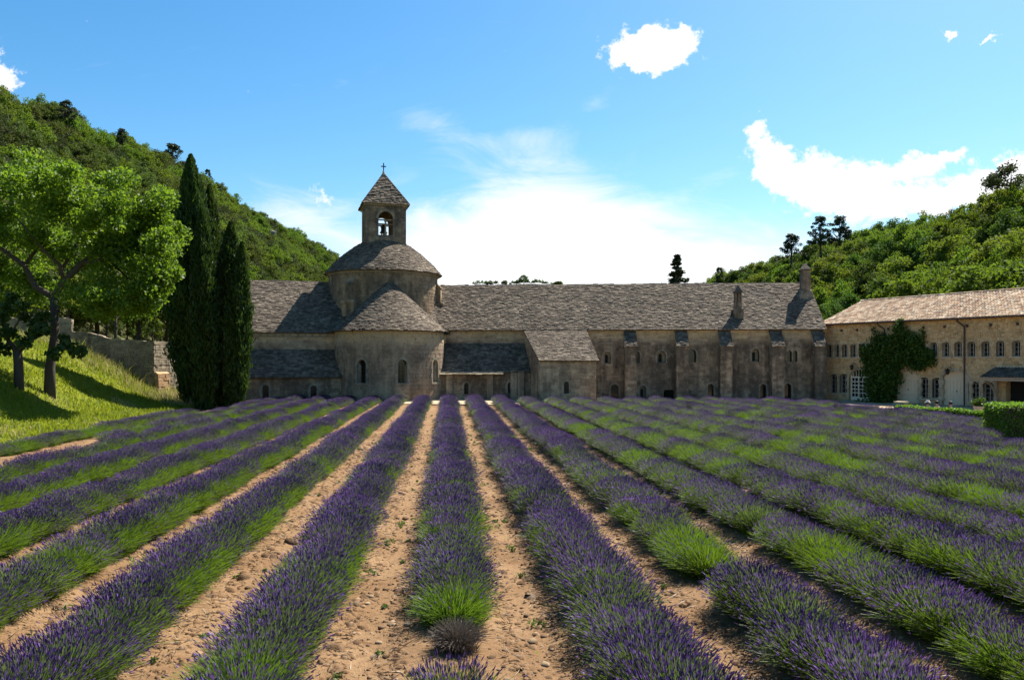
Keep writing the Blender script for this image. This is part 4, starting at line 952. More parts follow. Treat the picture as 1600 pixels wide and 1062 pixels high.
def loft_hill(name, foot, ridge, n, back, seed, amp):
    """surface from the foot line up to the ridge line and down behind it"""
    foot, ridge = np.array(foot, float), np.array(ridge, float); t = np.linspace(0, 1, n); k = np.linspace(0, 1, len(foot))
    Fo = np.stack([np.interp(t, k, foot[:, i]) for i in range(3)], 1); Ri = np.stack([np.interp(t, np.linspace(0, 1, len(ridge)), ridge[:, i]) for i in range(3)], 1)
    g = np.random.default_rng(seed); ph = g.uniform(0, 6, 8)
    def at(tt, vv):
        f_ = np.stack([np.interp(tt, t, Fo[:, i]) for i in range(3)], -1); r_ = np.stack([np.interp(tt, t, Ri[:, i]) for i in range(3)], -1)
        v2 = np.minimum(vv, 1)[..., None]; p = f_ + (r_ - f_) * v2; over = np.maximum(vv - 1, 0)
        dirn = unit((r_ - f_) * np.array([1, 1, 0])); p = p + dirn * (over * back)[..., None]; p[..., 2] -= over * back * .35
        env = np.sin(np.pi * np.clip(vv, 0, 1)) 
        p[..., 2] += amp * env * (np.sin(tt * 21 + ph[0] + vv * 3) * .5 + np.sin(tt * 47 + vv * 9 + ph[1]) * .3 + np.sin(tt * 11 + vv * 5 + ph[2]) * .5)
        return p
    T, Vv = np.meshgrid(np.linspace(0, 1, n), np.linspace(0, 1.6, 50)); P_ = at(T, Vv).reshape(-1, 3)
    i = np.arange(50 * n).reshape(50, n); Fq = np.stack([i[:-1, :-1], i[:-1, 1:], i[1:, 1:], i[1:, :-1]], -1).reshape(-1, 4)
    kind(link(name, np_mesh(name, P_, Fq, M['hill_ground'], smooth=True)), 'structure')
    return at
def rp(px, py, Y, drop): X = (px - 800) / F * Y; return (X, Y, H + (HZ - py) / F * Y - drop)
left_hill = loft_hill('left_hill', [(-75, 45, 6), (-46, 78, 2.5), (-40, 110, 1), (-38, 170, 0), (-34, 260, 0), (-30, 380, 0), (-20, 560, 0), (0, 700, 0)],
    [rp(-420, -60, 150, 5.2), rp(-150, 55, 170, 5.2), rp(0, 147, 190, 5.2), rp(120, 190, 215, 5.2), rp(265, 252, 250, 5.2), rp(350, 305, 290, 5.2), rp(440, 355, 340, 5.2), rp(525, 408, 400, 5.2), rp(610, 450, 480, 5.2), rp(760, 480, 600, 4)], 90, 90, 1, 2.5)
right_hill = loft_hill('right_hill', [(62, 18, 0), (52, 60, 0), (46, 95, 0), (44, 130, 0), (44, 180, 0), (46, 260, 0), (50, 400, 0)],
    [rp(2300, 90, 90, 8.3), rp(1850, 165, 115, 8.3), rp(1640, 255, 135, 8.3), rp(1540, 300, 150, 8.3), rp(1440, 336, 170, 8.3), rp(1330, 360, 195, 8.3), rp(1240, 392, 220, 8.3), rp(1140, 420, 270, 8.3), rp(1060, 452, 340, 8.3), rp(960, 470, 440, 8)], 90, 80, 2, 2.0)
far_pts = [rp(620, 470, 700, 0), rp(740, 445, 760, 0), rp(830, 442, 800, 0), rp(900, 446, 820, 0), rp(1010, 470, 860, 0)]
loft_hill('far_hill', [(-140, 560, 0), (-40, 600, 0), (30, 640, 0), (90, 660, 0), (180, 680, 0)], far_pts, 50, 150, 3, 2)

def zone(p, side):
    px = 800 + F * p[0] / p[1]; py = HZ - F * (p[2] + 3 - H) / p[1]
    if side == 'left':
        top = np.interp(px, [0, 120, 265, 350, 440, 525], [147, 190, 252, 305, 355, 408]); rel = py - top
        if px > 392: return 'between the cypresses and the church tower' , ('along the skyline' if rel < 22 else 'above the slab roof')
        return ('at the far left, past the leaning tree' if px < 60 else 'over the leaning tree' if px < 190 else 'beside the cypress tips'), ('along the skyline' if rel < 22 else 'on the upper slope' if rel < 80 else 'on the lower slope')
    top = np.interp(px, [1060, 1140, 1240, 1330, 1440, 1540, 1640], [452, 432, 408, 372, 336, 300, 255]); rel = py - top
    if px < 1258: return 'behind the grey roof with the chimneys', ('along the skyline' if rel < 22 else 'close above the roof')
    who = 'behind the tiled wing, ' + ('next to the church gable' if px < 1350 else 'over the ivy' if px < 1465 else 'over the cream doors' if px < 1522 else 'over the porch')
    return who, ('along the skyline' if rel < 25 else 'on the upper slope' if rel < 75 else 'close above the tiles')
def forest(at, n_ind, n_tot, trng, vpow, seed, meshes, sc, lab, cat, group, sname, vmin=0.02, keepf=None, sp_=2.1):
    g = np.random.default_rng(seed); pts = []
    tries = 0; cell = {}
    while len(pts) < n_tot and tries < 60000:
        tries += 1; tt = trng[0] + (trng[1] - trng[0]) * g.random(); vv = vmin + (1.02 - vmin) * g.random() ** vpow
        p = at(np.array(tt), np.array(vv)); s = g.uniform(*sc)
        if keepf is not None and not keepf(p): continue
        q = (int(p[0] // 8), int(p[1] // 8)); ok = True
        for a in (-1, 0, 1):
            for b in (-1, 0, 1):
                for (o_, s_) in cell.get((q[0] + a, q[1] + b), ()):
                    if (o_[0] - p[0]) ** 2 + (o_[1] - p[1]) ** 2 < (sp_ * (s + s_)) ** 2: ok = False; break
        if not ok: continue
        cell.setdefault(q, []).append((p, s)); pts.append((p, s))
    px = [800 + F * p[0] / p[1] for p, s in pts]
    vis = [i for i in range(len(pts)) if -60 < px[i] < 1660]
    vis.sort(key=lambda i: -pts[i][1] / pts[i][0][1])
    ind = set(vis[:n_ind]); rest = []
    for i, (p, s) in enumerate(pts):
        pick = int(g.integers(len(meshes))); nm, me, lb, ct, side = meshes[pick]; za, zb = zone(p, side); lb = '%s %s, %s' % (lb, za, zb); gp = ('oaks' if 'oak' in nm else 'broadleaf trees') + ' ' + za + ', ' + zb
        if i in ind:
            o = link(nm, me, None, (p[0], p[1], p[2] - .3), g.uniform(0, 6.28)); o.scale = (s * g.uniform(.85, 1.2), s * g.uniform(.85, 1.2), s * g.uniform(.8, 1.25)); tag(o, lb, ct, gp)
        else: rest.append((p, s, pick))
    return rest
def scatter_object(name, pts, protos, smin, smax, seed, rotx=0):
    """one stuff object: a cloud of points, each carrying a copy of one of the meshes"""
    me = bpy.data.meshes.new(name); me.from_pydata([tuple(p) for p in pts], [], []); o = link(name, me, None, stuff=True)
    ng = bpy.data.node_groups.new(name, 'GeometryNodeTree'); ng.interface.new_socket('Geometry', in_out='INPUT', socket_type='NodeSocketGeometry'); ng.interface.new_socket('Geometry', in_out='OUTPUT', socket_type='NodeSocketGeometry')
    nd = ng.nodes; gi = nd.new('NodeGroupInput'); go = nd.new('NodeGroupOutput'); ip = nd.new('GeometryNodeInstanceOnPoints'); jn = nd.new('GeometryNodeJoinGeometry')
    for p in protos:
        oi = nd.new('GeometryNodeObjectInfo'); oi.inputs[0].default_value = p; oi.inputs['As Instance'].default_value = True; ng.links.new(oi.outputs['Geometry'], jn.inputs[0])
    ip.inputs['Pick Instance'].default_value = True
    r1 = nd.new('FunctionNodeRandomValue'); r1.data_type = 'INT'; r1.inputs[4].default_value = 0; r1.inputs[5].default_value = len(protos) - 1; r1.inputs['Seed'].default_value = seed
    r2 = nd.new('FunctionNodeRandomValue'); r2.data_type = 'FLOAT_VECTOR'; r2.inputs[0].default_value = (-rotx, -rotx, 0); r2.inputs[1].default_value = (rotx, rotx, 6.283); r2.inputs['Seed'].default_value = seed + 1
    r3 = nd.new('FunctionNodeRandomValue'); r3.data_type = 'FLOAT'; r3.inputs[2].default_value = smin; r3.inputs[3].default_value = smax; r3.inputs['Seed'].default_value = seed + 2
    L = ng.links.new; L(gi.outputs[0], ip.inputs['Points']); L(jn.outputs[0], ip.inputs['Instance']); L(r1.outputs[2], ip.inputs['Instance Index']); L(r2.outputs[0], ip.inputs['Rotation']); L(r3.outputs[1], ip.inputs['Scale']); L(ip.outputs[0], go.inputs[0])
    o.modifiers.new('scatter', 'NODES').node_group = ng; return o
LT = [('holm_oak', OL[i], 'dark round oak', 'tree', 'left') for i in range(3)] + [('broadleaf_tree', BR[i], 'bright green tree', 'tree', 'left') for i in (0, 2)]
restL = forest(left_hill, 150, 2300, (.04, .97), .8, 5, LT, (.55, 1.0), '', '', '', '', .03)
RT = [('broadleaf_tree', BR[i], 'leafy green tree', 'tree', 'right') for i in range(6)] + [('holm_oak', OL[0], 'dark round oak', 'tree', 'right')]
def wing_clear(p):
    dx, dy = p[0] - WG.o[0], p[1] - WG.o[1]; y_ = dx * WG.n[0] + dy * WG.n[1]; return y_ > 15
restR = forest(right_hill, 150, 950, (.08, .95), .9, 6, RT, (.6, 1.15), '', '', '', '', .0, keepf=wing_clear, sp_=2.15)
first = lambda nm: [o for o in bpy.data.objects if o.name.split('.')[0] == nm]
protoL = [next(o for o in first('holm_oak') if o.data == m) for m in OL] + [next(o for o in first('broadleaf_tree') if o.data == m) for m in (BR[0], BR[2])]
protoR = [next(o for o in first('broadleaf_tree') if o.data == m) for m in BR] + protoL[:1]
scatter_object('hillside_wood', [p for p, s, k in restL], protoL, .75, 1.15, 3)
scatter_object('valley_wood', [p for p, s, k in restR], protoR, .8, 1.15, 8)
# far trees on the skyline behind the long roof
g_ = np.random.default_rng(4); fp = []
for k in range(60):
    x_ = g_.uniform(735, 880); fp.append(rp(x_, np.interp(x_, [735, 790, 830, 880], [447, 446, 444, 448]), 770, 0))
scatter_object('distant_wood', fp, protoR[:3], .3, .7, 12)
for px, py, Y, s, lb in ((766, 441.5, 770, .8, 'tiny tree on the far skyline nearest the drum'), (818, 439.5, 770, 1.3, 'largest and darkest of the tiny trees on the far skyline above the roof'), (869, 442, 770, .7, 'tiny tree on the far skyline, farthest from the drum')):
    o = link('broadleaf_tree', BR[1], None, rp(px, py + 7, Y, 0)); o.scale = (s,) * 3; tag(o, lb, 'tree', 'skyline trees above the roof')
# trees one can pick out on the hill lines
def lone(nm, me, px, py_top, Y, hgt, base_h, lab, wide=1.0, rot=0):
    s = hgt / base_h; X, Y_, zt = rp(px, py_top, Y, 0); o = link(nm, me, None, (X, Y_, zt - hgt * .98), rot); o.scale = (s * wide, s * wide, s); return tag(o, lab, 'tree')
lone('pine_tree', PN[0], 103, 160, 196, 7, 10, 'round dark pine on the ridge, highest up the left hill', 1.3, 0)
lone('pine_tree', PN[1], 190, 202, 225, 6, 10, 'small dark pine on the left ridge below the highest pine', 1.2, 1)
lone('pine_tree', PN[0], 270, 227, 248, 9.5, 10, 'broad dark pine on the ridge just left of the cypress tips', 1.5, 2)
lone('pine_tree', PN[1], 325, 266, 272, 6.5, 10, 'small pine on the ridge between the cypress tips', 1.0, 3)
lone('pine_tree', PN[1], 1282, 340, 176, 8, 10, 'dark pine on the right ridge, left one of the joined pair', 1.25, 1)
lone('pine_tree', PN[0], 1312, 341, 178, 7.8, 10, 'dark pine on the right ridge, right one of the joined pair', 1.25, 4)
lone('pine_tree', PN[0], 1237, 368, 195, 7.6, 10, 'lower dark pine leaning on the right ridge above the chimney', 1.4, 2)
lone('pine_tree', PN[1], 1125, 419, 260, 7, 10, 'small pine at the low left end of the right wood', 1.1, 2)
lone('holm_oak', OL[0], 1580, 258, 132, 7, 5.4, 'dark oak crowning the top of the right hill', 1.1, 2)
lone('fir_tree', FIR, 1058, 402, 115, 11.5, 13.0, 'dark pointed fir rising behind the long slab roof', 1.7, 1)
lone('broadleaf_tree', BR[3], 1545, 412, 92, 9, 8, 'pale bright green tree rising directly behind the wing roof', 1.35, 1)
lone('broadleaf_tree', BR[1], 1296, 478, 92, 6, 8, 'light green young tree between the church gable and the wing roof', .8, 1)
# rocks showing through on the left hill
for k, (px, py, s) in enumerate(((424, 374, 2.8), (360, 347, 2.2))):
    Y = 300 if k == 0 else 265; rb = bmesh.new(); bmesh.ops.create_icosphere(rb, subdivisions=3, radius=1); rr = random.Random(k)
    from mathutils import noise as mn
    for v_ in rb.verts: v_.co += v_.co.normalized() * mn.noise(v_.co * 1.7 + Vector((k * 5, 0, 0))) * .6
    me = bpy.data.meshes.new('rock'); rb.to_mesh(me); rb.free(); me.materials.append(M['rock']); o = link('rock', me, None, rp(px, py, Y, 0)); o.scale = (s * .9, s * .6, s * 1.2)
    tag(o, ('grey rock outcrop among the oaks, lower one on the left hill', 'grey rock outcrop among the oaks, upper one on the left hill')[k], 'rock')

# trees behind the garden wall
for k, (px, py, Y, hgt, m_, wd, lab) in enumerate(((150, 395, 74, 10.5, BR[1], 1.0, 'dense green tree behind the garden wall, left of the pale shrub'), (215, 400, 72, 9.5, BR[2], 1.1, 'olive green tree behind the garden wall next to the cypresses'),
        (110, 430, 70, 7.5, BR[4], 1.0, 'low bright tree behind the top of the garden wall'), (35, 380, 78, 11, BR[0], 1.1, 'green tree behind the ruined wall, seen under the leaning crown'), (262, 430, 76, 9, OL[0], 1.0, 'dark tree close behind the tall cypresses'), (-40, 400, 74, 10, BR[3], 1.1, 'green tree behind the ruined wall at the very edge'),
        (180, 455, 66, 4.2, BR[3], 1.2, 'small bright shrub just behind the bend of the garden wall'))):
    o = lone('broadleaf_tree' if m_ in BR else 'holm_oak', m_, px, py, Y, hgt, 8.0 if m_ in BR else 5.4, lab, wd, k)

# ------------------------------------------------------------------ cypresses
def cypress(px, pytop, pxb, Y, wpx, seed, lab):
    bx_ = (pxb - 800) / F * Y; zb = gz(bx_, Y); tx = (px - 800) / F * Y; zt = H + (HZ - pytop) / F * Y; hgt = zt - zb; Rm = wpx / 2 / F * Y
    g = np.random.default_rng(seed); t = thing('cypress', lab, 'cypress', (bx_, Y, zb), 0, 'cypresses in front of the church')
    n = 5200; zz = g.uniform(.02, 1, n) ** 1.0; th = g.uniform(0, 2 * np.pi, n)
    prof = np.interp(zz, [0, .05, .2, .45, .7, .88, .97, 1], [.14, .42, .84, 1, .78, .42, .16, .02])
    lobe = 1 + .16 * np.sin(th * 5 + seed + zz * 5) + .14 * np.sin(th * 9 + zz * 16 + seed * 2) + .10 * np.sin(zz * 44 + th * 3)
    r = Rm * prof * lobe * g.uniform(.62, 1.0, n) ** .5
    ax = zz ** 1.3 * (tx - bx_)
    C = np.stack([ax + r * np.cos(th), r * np.sin(th), zz * hgt], 1)
    per = 9; C2 = np.repeat(C, per, 0); out = np.repeat(np.stack([np.cos(th), np.sin(th), 0 * th], 1), per, 0)
    axd = np.array([0, 0, 1.0]) + out * .28 + g.normal(size=C2.shape) * .26
    C2 = C2 + g.normal(size=C2.shape) * np.array([.13, .13, .24]) * (1.02 - np.repeat(zz, per)[:, None] ** 5)
    V, Fq = leaf_quads(C2, axd, g.uniform(.2, .44, len(C2)), .3, g=g)
    link('crown', np_mesh('cypress_crown', V, Fq, M['cypress_leaf']), t)
    MB().tube([(0, 0, -.3), (0, 0, hgt * .4), ((tx - bx_) * .6, 0, hgt * .75), (tx - bx_, 0, hgt * .96)], [Rm * .2, Rm * .14, Rm * .08, .02], 8).build('trunk', M['bark'], t)
cypress(298, 243, 302, 56.6, 64, 1, 'tallest cypress, thick and almost black, leftmost of the group')
cypress(327, 290, 328, 58.0, 38, 2, 'second tallest cypress, rising behind the gap in the group')
cypress(315, 326, 321, 55.4, 36, 3, 'slim cypress pressed against the right flank of the tallest one')
cypress(361, 347, 352, 57.0, 42, 4, 'right-hand cypress of the group with a tapering forked top')
cypress(378, 380, 366, 56.2, 32, 5, 'shortest cypress, outermost on the side towards the church')

# ------------------------------------------------------------------ the leaning tree and the small one
def limb_tree(name, lab, base, limbs, clumps, per, lsize, leaf, seed, cat='tree'):
    g = np.random.default_rng(seed); t = thing(name, lab, cat, base); b = MB()
    for pts, ra in limbs: b.tube(pts, ra, 9)
    b.build('trunk', M['bark'], t, smooth=True)
    V, Fq = crown_parts(g, np.array(clumps, float), per, lsize, None, .72, .25, .85)
    link('crown', np_mesh('tree_crown', V, Fq, leaf), t); return t
TY = 45.0; sx_ = TY / F
bx_ = (75 - 800) * sx_; bz = gz(bx_, TY)
def lp(px, py, dy=0): return ((px - 75) * sx_, dy, H + (HZ - py) * sx_ - bz)
g_ = np.random.default_rng(77); cl = []
for px, py, rx, ry, n in ((60, 330, 100, 62, 34), (170, 320, 100, 62, 34), (225, 360, 60, 52, 22), (205, 430, 55, 42, 16), (110, 295, 60, 36, 14), (20, 400, 70, 44, 16), (240, 325, 40, 30, 8), (-20, 300, 60, 40, 12), (215, 465, 34, 22, 7), (150, 385, 60, 34, 9), (175, 470, 60, 26, 11), (245, 410, 34, 34, 8), (10, 450, 50, 28, 8)):
    for k in range(n):
        d_ = g_.normal(size=3); d_ /= np.linalg.norm(d_); q = g_.uniform(.5, 1) ** .6
        c = lp(px + d_[0] * rx * q, py + d_[2] * ry * q); cl.append((c[0], d_[1] * q * rx * sx_ * 1.15 + g_.uniform(-1, 1), c[2], g_.uniform(.5, 1.05)))
limbs = [([(0.1, 0, -.5), lp(78, 575), lp(86, 520), lp(84, 462)], [.34, .27, .22, .21]),
  ([lp(84, 465), lp(55, 448), lp(38, 415), lp(10, 390, -.5), lp(-40, 370, -1)], [.19, .17, .15, .11, .04]),
  ([lp(84, 464), lp(100, 440), lp(128, 412), lp(150, 385, .6), lp(190, 345, 1.4)], [.2, .18, .16, .12, .03]),
  ([lp(100, 440), lp(98, 415, -.3), lp(85, 395, -1), lp(60, 350, -2)], [.12, .11, .09, .03]), ([lp(128, 412), lp(160, 410, -.6), lp(210, 395, -1.5)], [.12, .09, .03]),
  ([lp(98, 418), lp(110, 370, 1), lp(120, 310, 2)], [.1, .07, .03]), ([lp(38, 415), lp(50, 360, 1.5), lp(40, 310, 2)], [.11, .07, .03]), ([lp(160, 400), lp(225, 360, 2), lp(250, 335, 2.4)], [.09, .06, .02]), ([lp(150, 388), lp(185, 430, 1), lp(215, 455, 1.2)], [.08, .05, .02])]
limb_tree('leaning_tree', 'large bright green tree with forked trunk leaning on the grass bank', (bx_, TY, bz), limbs, cl, 330, .20, M['big_leaf'], 5)
TY2 = 43.0; bx2 = (30 - 800) / F * TY2; bz2 = gz(bx2, TY2)
def lq(px, py, dy=0): return ((px - 30) / F * TY2, dy, H + (HZ - py) / F * TY2 - bz2)
cl = [(*lq(px, py, g_.uniform(-.9, .9)), g_.uniform(.3, .5)) for px, py in ((5, 500), (15, 520), (35, 495), (50, 505), (62, 520), (75, 515), (88, 530), (100, 540), (110, 548), (20, 480), (45, 478), (0, 530), (-15, 510), (65, 495), (52, 535), (90, 552), (8, 545), (30, 465), (-10, 485))]
limb_tree('fig_tree', 'small dark tree with large drooping leaves, forked low beside the leaning tree', (bx2, TY2, bz2), [([(0, 0, -.4), lq(29, 570), lq(27, 548)], [.27, .24, .22]), ([lq(27, 550), lq(12, 530), lq(5, 500), lq(0, 485)], [.16, .11, .06, .02]), ([lq(27, 550), lq(45, 532), lq(55, 510), lq(70, 500)], [.17, .12, .07, .02]), ([lq(45, 532), lq(75, 520), lq(105, 545)], [.08, .05, .02]), ([lq(12, 530), lq(30, 500), lq(40, 480)], [.08, .05, .02])], cl, 75, .34, M['fig_leaf'], 6)

# ------------------------------------------------------------------ grass on the bank
g_ = np.random.default_rng(21)
def blades(n, xs, ys, hmin, hmax, wd, keep, mats, mif, name, lean=.35):
    X = g_.uniform(*xs, n); Y = g_.uniform(*ys, n); k = keep(X, Y); X, Y = X[k], Y[k]; n = len(X); Z = bank_surface(X, Y) - .03
    h = g_.uniform(hmin, hmax, n) * (.75 + .5 * (np.sin(X * 1.9 + 1.3 * np.sin(Y * .8)) * np.sin(Y * 1.4) + .6).clip(0, 1.2)); a = g_.uniform(0, 6.283, n); l = g_.normal(size=(n, 2)) * lean * h[:, None]
    s = np.stack([np.cos(a), np.sin(a)], 1) * wd; B = np.stack([X, Y, Z], 1); m_ = B + np.concatenate([l * .35, (h * .6)[:, None]], 1); t = B + np.concatenate([l, h[:, None]], 1)
    s3 = np.concatenate([s, np.zeros((n, 1))], 1)
    V = np.stack([B - s3, B + s3, m_ + s3 * .8, t + s3 * .1, t - s3 * .1, m_ - s3 * .8], 1).reshape(-1, 3); o = np.arange(n)[:, None] * 6
    Fq = np.concatenate([o + np.array([0, 1, 2, 5]), o + np.array([5, 2, 3, 4])]); mi = mif(X, Y); link(name, np_mesh(name, V, Fq, mats, np.concatenate([mi, mi])), None, stuff=True)
onbank = lambda X, Y: (ROWX(-8.62, Y) - X > 0) & (np.abs(X / Y) < .78) & (ROWX(-8.62, Y) - X < 26)
dry = lambda X, Y: ((np.sin(X * .9 + Y * .35) * np.sin(Y * .55 - X * .2) + g_.normal(size=len(X)) * .35) > 1.0).astype(int)
blades(150000, (-48, -15), (20, 66), .10, .26, .024, onbank, [M['grass_blade'], M['dry_blade']], dry, 'bank_grass')
nearwall = lambda X, Y: (Y > 55) & (ROWX(-8.3, Y) - X > -1.2) & (np.abs(X / Y) < .75) & (ROWX(-8.62, Y) - X < 16)
blades(15000, (-40, -20), (55.5, 66.5), .3, .75, .016, nearwall, [M['dry_blade'], M['grass_blade']], lambda X, Y: (g_.random(len(X)) > np.where(X > -26, .85, .5)).astype(int), 'tall_dry_grass')
# yellow broom and a small shrub at the foot of the cypresses
for nm, px, py, s, mt, lab, cat in (('flowering_herb', 357, 622, .55, [M['lav_leaf'], M['yellow_flower']], 'yellow flowering herb at the foot of the cypresses', 'plant'), ('leafy_shrub', 336, 612, .75, [M['hedge_leaf'], M['hedge_leaf']], 'light green sprouting shrub between the cypress bases', 'shrub')):
    Y = 58.5; X = (px - 800) / F * Y; V, Fq = crown_parts(g_, np.array([(g_.uniform(-.5, .5), g_.uniform(-.4, .4), g_.uniform(.15, .6), .35) for k in range(12)]) * np.array([s * 1.6, s * 1.6, s * 1.6, s * 1.4]), 60, .13, None)
    o = link(nm, np_mesh(nm, V, Fq, mt, (g_.random(len(Fq)) > .55).astype(int)), None, (X, Y, gz(X, Y) - .05)); tag(o, lab, cat)

# ------------------------------------------------------------------ ivy, hedges, post on the court
def leafmass(name, lab, cat, loc, rot, C, ax, size, mat, wid=.7):
    V, Fq = leaf_quads(C, ax, size, wid, g=g_); o = thing(name, lab, cat, loc, rot); link('foliage', np_mesh(name + '_foliage', V, Fq, mat), o); return o
s0 = WG.s(1405); iv = []
for px0, py0, rx, ry, n in ((1386, 610, 25, 40, 4200), (1372, 560, 24, 30, 1900), (1395, 548, 30, 30, 2600), (1428, 555, 30, 24, 2000), (1450, 560, 17, 17, 700), (1410, 522, 14, 22, 700), (1384, 575, 26, 34, 1700), (1370, 522, 4, 14, 60), (1446, 528, 5, 18, 90), (1412, 506, 6, 10, 90), (1360, 562, 10, 14, 240), (1432, 532, 12, 14, 300), (1378, 632, 26, 14, 900)):
    rr_ = np.sqrt(g_.random(n)) * g_.uniform(.75, 1.12, n); tt_ = g_.uniform(0, 6.283, n); bump = 1 + .18 * np.sin(tt_ * 5 + px0) + .1 * np.sin(tt_ * 9)
    for a, py in zip(px0 + rr_ * bump * rx * np.cos(tt_), py0 + rr_ * bump * ry * np.sin(tt_)):
        if py < 640: s_ = WG.s(a); iv.append((s_ - s0, 0, max(.02, WG.z(a, py))))
iv = np.array(iv); low = np.clip((3.3 - iv[:, 2]) / 3.3, 0, 1); iv[:, 1] = -np.abs(g_.normal(size=len(iv))) * (.25 + .5 * low) - .06 - .25 * (np.sin(iv[:, 0] * 3.1) * np.sin(iv[:, 2] * 2.3) + .5).clip(0)
X, Y, _ = WG.w(s0, 0)
ivy = leafmass('climbing_ivy', 'dark ivy climbing the ochre wing, spreading wide above a thick base', 'ivy', (X, Y, 0), WG.a, iv, g_.normal(size=iv.shape) * .7 + np.array([0, -.3, -.6]), g_.uniform(.13, .26, len(iv)), M['ivy_leaf'])
ib = MB()
for k in range(4): ib.tube([(-1.6 + k * .35, -.12, 0), (-1.5 + k * .42, -.13, 1.6), (-1.7 + k * .7, -.12, 3.4), (-2.2 + k * 1.2, -.1, 4.4)], [.09, .07, .05, .02], 6)
ib.build('stems', M['bark'], ivy)
def hedge(lab, a, b, wd, h, n, size):
    a, b = Vector(a), Vector(b); d_ = b - a; L = d_.length; t = thing('clipped_hedge', lab, 'hedge', (a.x, a.y, 0), math.atan2(d_.y, d_.x))
    MB().box(.06, L - .06, -wd / 2 + .08, wd / 2 - .08, 0, h - .09).build('twig_core', M['bark'], t)
    C = []; per = [L * wd, L * h, L * h, wd * h, wd * h]; tot = sum(per)
    for k, ar in enumerate(per):
        m_ = int(n * ar / tot); u_, v_ = g_.random(m_), g_.random(m_); j = g_.normal(size=m_) * .035
        if k == 0: C.append(np.stack([u_ * L, (v_ - .5) * wd, h + j + .03 * np.sin(u_ * L * 2.1)], 1))
        elif k < 3: C.append(np.stack([u_ * L, (1 if k == 1 else -1) * (wd / 2 + j + .03 * np.sin(u_ * L * 3 + v_ * 4)), v_ * h], 1))
        else: C.append(np.stack([np.full(m_, 0 if k == 3 else L) + j, (u_ - .5) * wd, v_ * h], 1))
    C = np.concatenate(C); V, Fq = leaf_quads(C, g_.normal(size=C.shape) + np.array([0, 0, .5]), g_.uniform(.07, .14, len(C)) * size, .75, g=g_)
    link('foliage', np_mesh('hedge_foliage', V, Fq, M['hedge_leaf']), t); return t
def gp(px, py, z): Y = (H - z) * F / (py - HZ); return ((px - 800) / F * Y, Y, 0)
ha, hb = gp(1406, 634.5, .75), gp(1552, 644.5, .75)
hedge('long low clipped hedge in front of the ochre wing', ha, hb, .8, .75, 9000, 1.1)
Yh = 37.5; xl = (1549 - 800) / F * 37.0
hedge('tall square clipped box hedge at the field edge by the wing', (21.05, 34.4, 0), (27.0, 33.4, 0), 2.0, 1.56, 14000, 1.0)
px_, py_, _ = gp(1408, 627.5, 1.0); b = thing('stone_post', 'short stone post with flat cap at the end of the low hedge', 'post', (px_, py_, .05), -.9)
MB().box(-.24, .24, -.24, .24, 0, .86).build('shaft', M['dressed'], b); MB().box(-.32, .32, -.32, .32, .862, .97).build('cap', M['dressed'], b)

# ------------------------------------------------------------------ people sitting beyond the low hedge
def skin_mesh(name, verts, edges, radii, mat, sub=2):
    me = bpy.data.meshes.new(name); me.from_pydata(verts, edges, []); o = bpy.data.objects.new('skin_tmp', me); col.objects.link(o)
    bm = bmesh.new(); bm.from_mesh(me); ly_ = bm.verts.layers.skin.verify(); bm.verts.ensure_lookup_table()
    for i, v_ in enumerate(bm.verts): v_[ly_].radius = (radii[i],) * 2; v_[ly_].use_root = i == 0
    bm.to_mesh(me); bm.free(); o.modifiers.new('s', 'SKIN'); sm = o.modifiers.new('d', 'SUBSURF'); sm.levels = sm.render_levels = sub
    bpy.context.view_layer.update(); r_ = bpy.data.meshes.new_from_object(o.evaluated_get(bpy.context.evaluated_depsgraph_get())); r_.name = name
    bpy.data.objects.remove(o); r_.materials.clear(); r_.materials.append(mat); r_.polygons.foreach_set('use_smooth', [True] * len(r_.polygons)); return r_
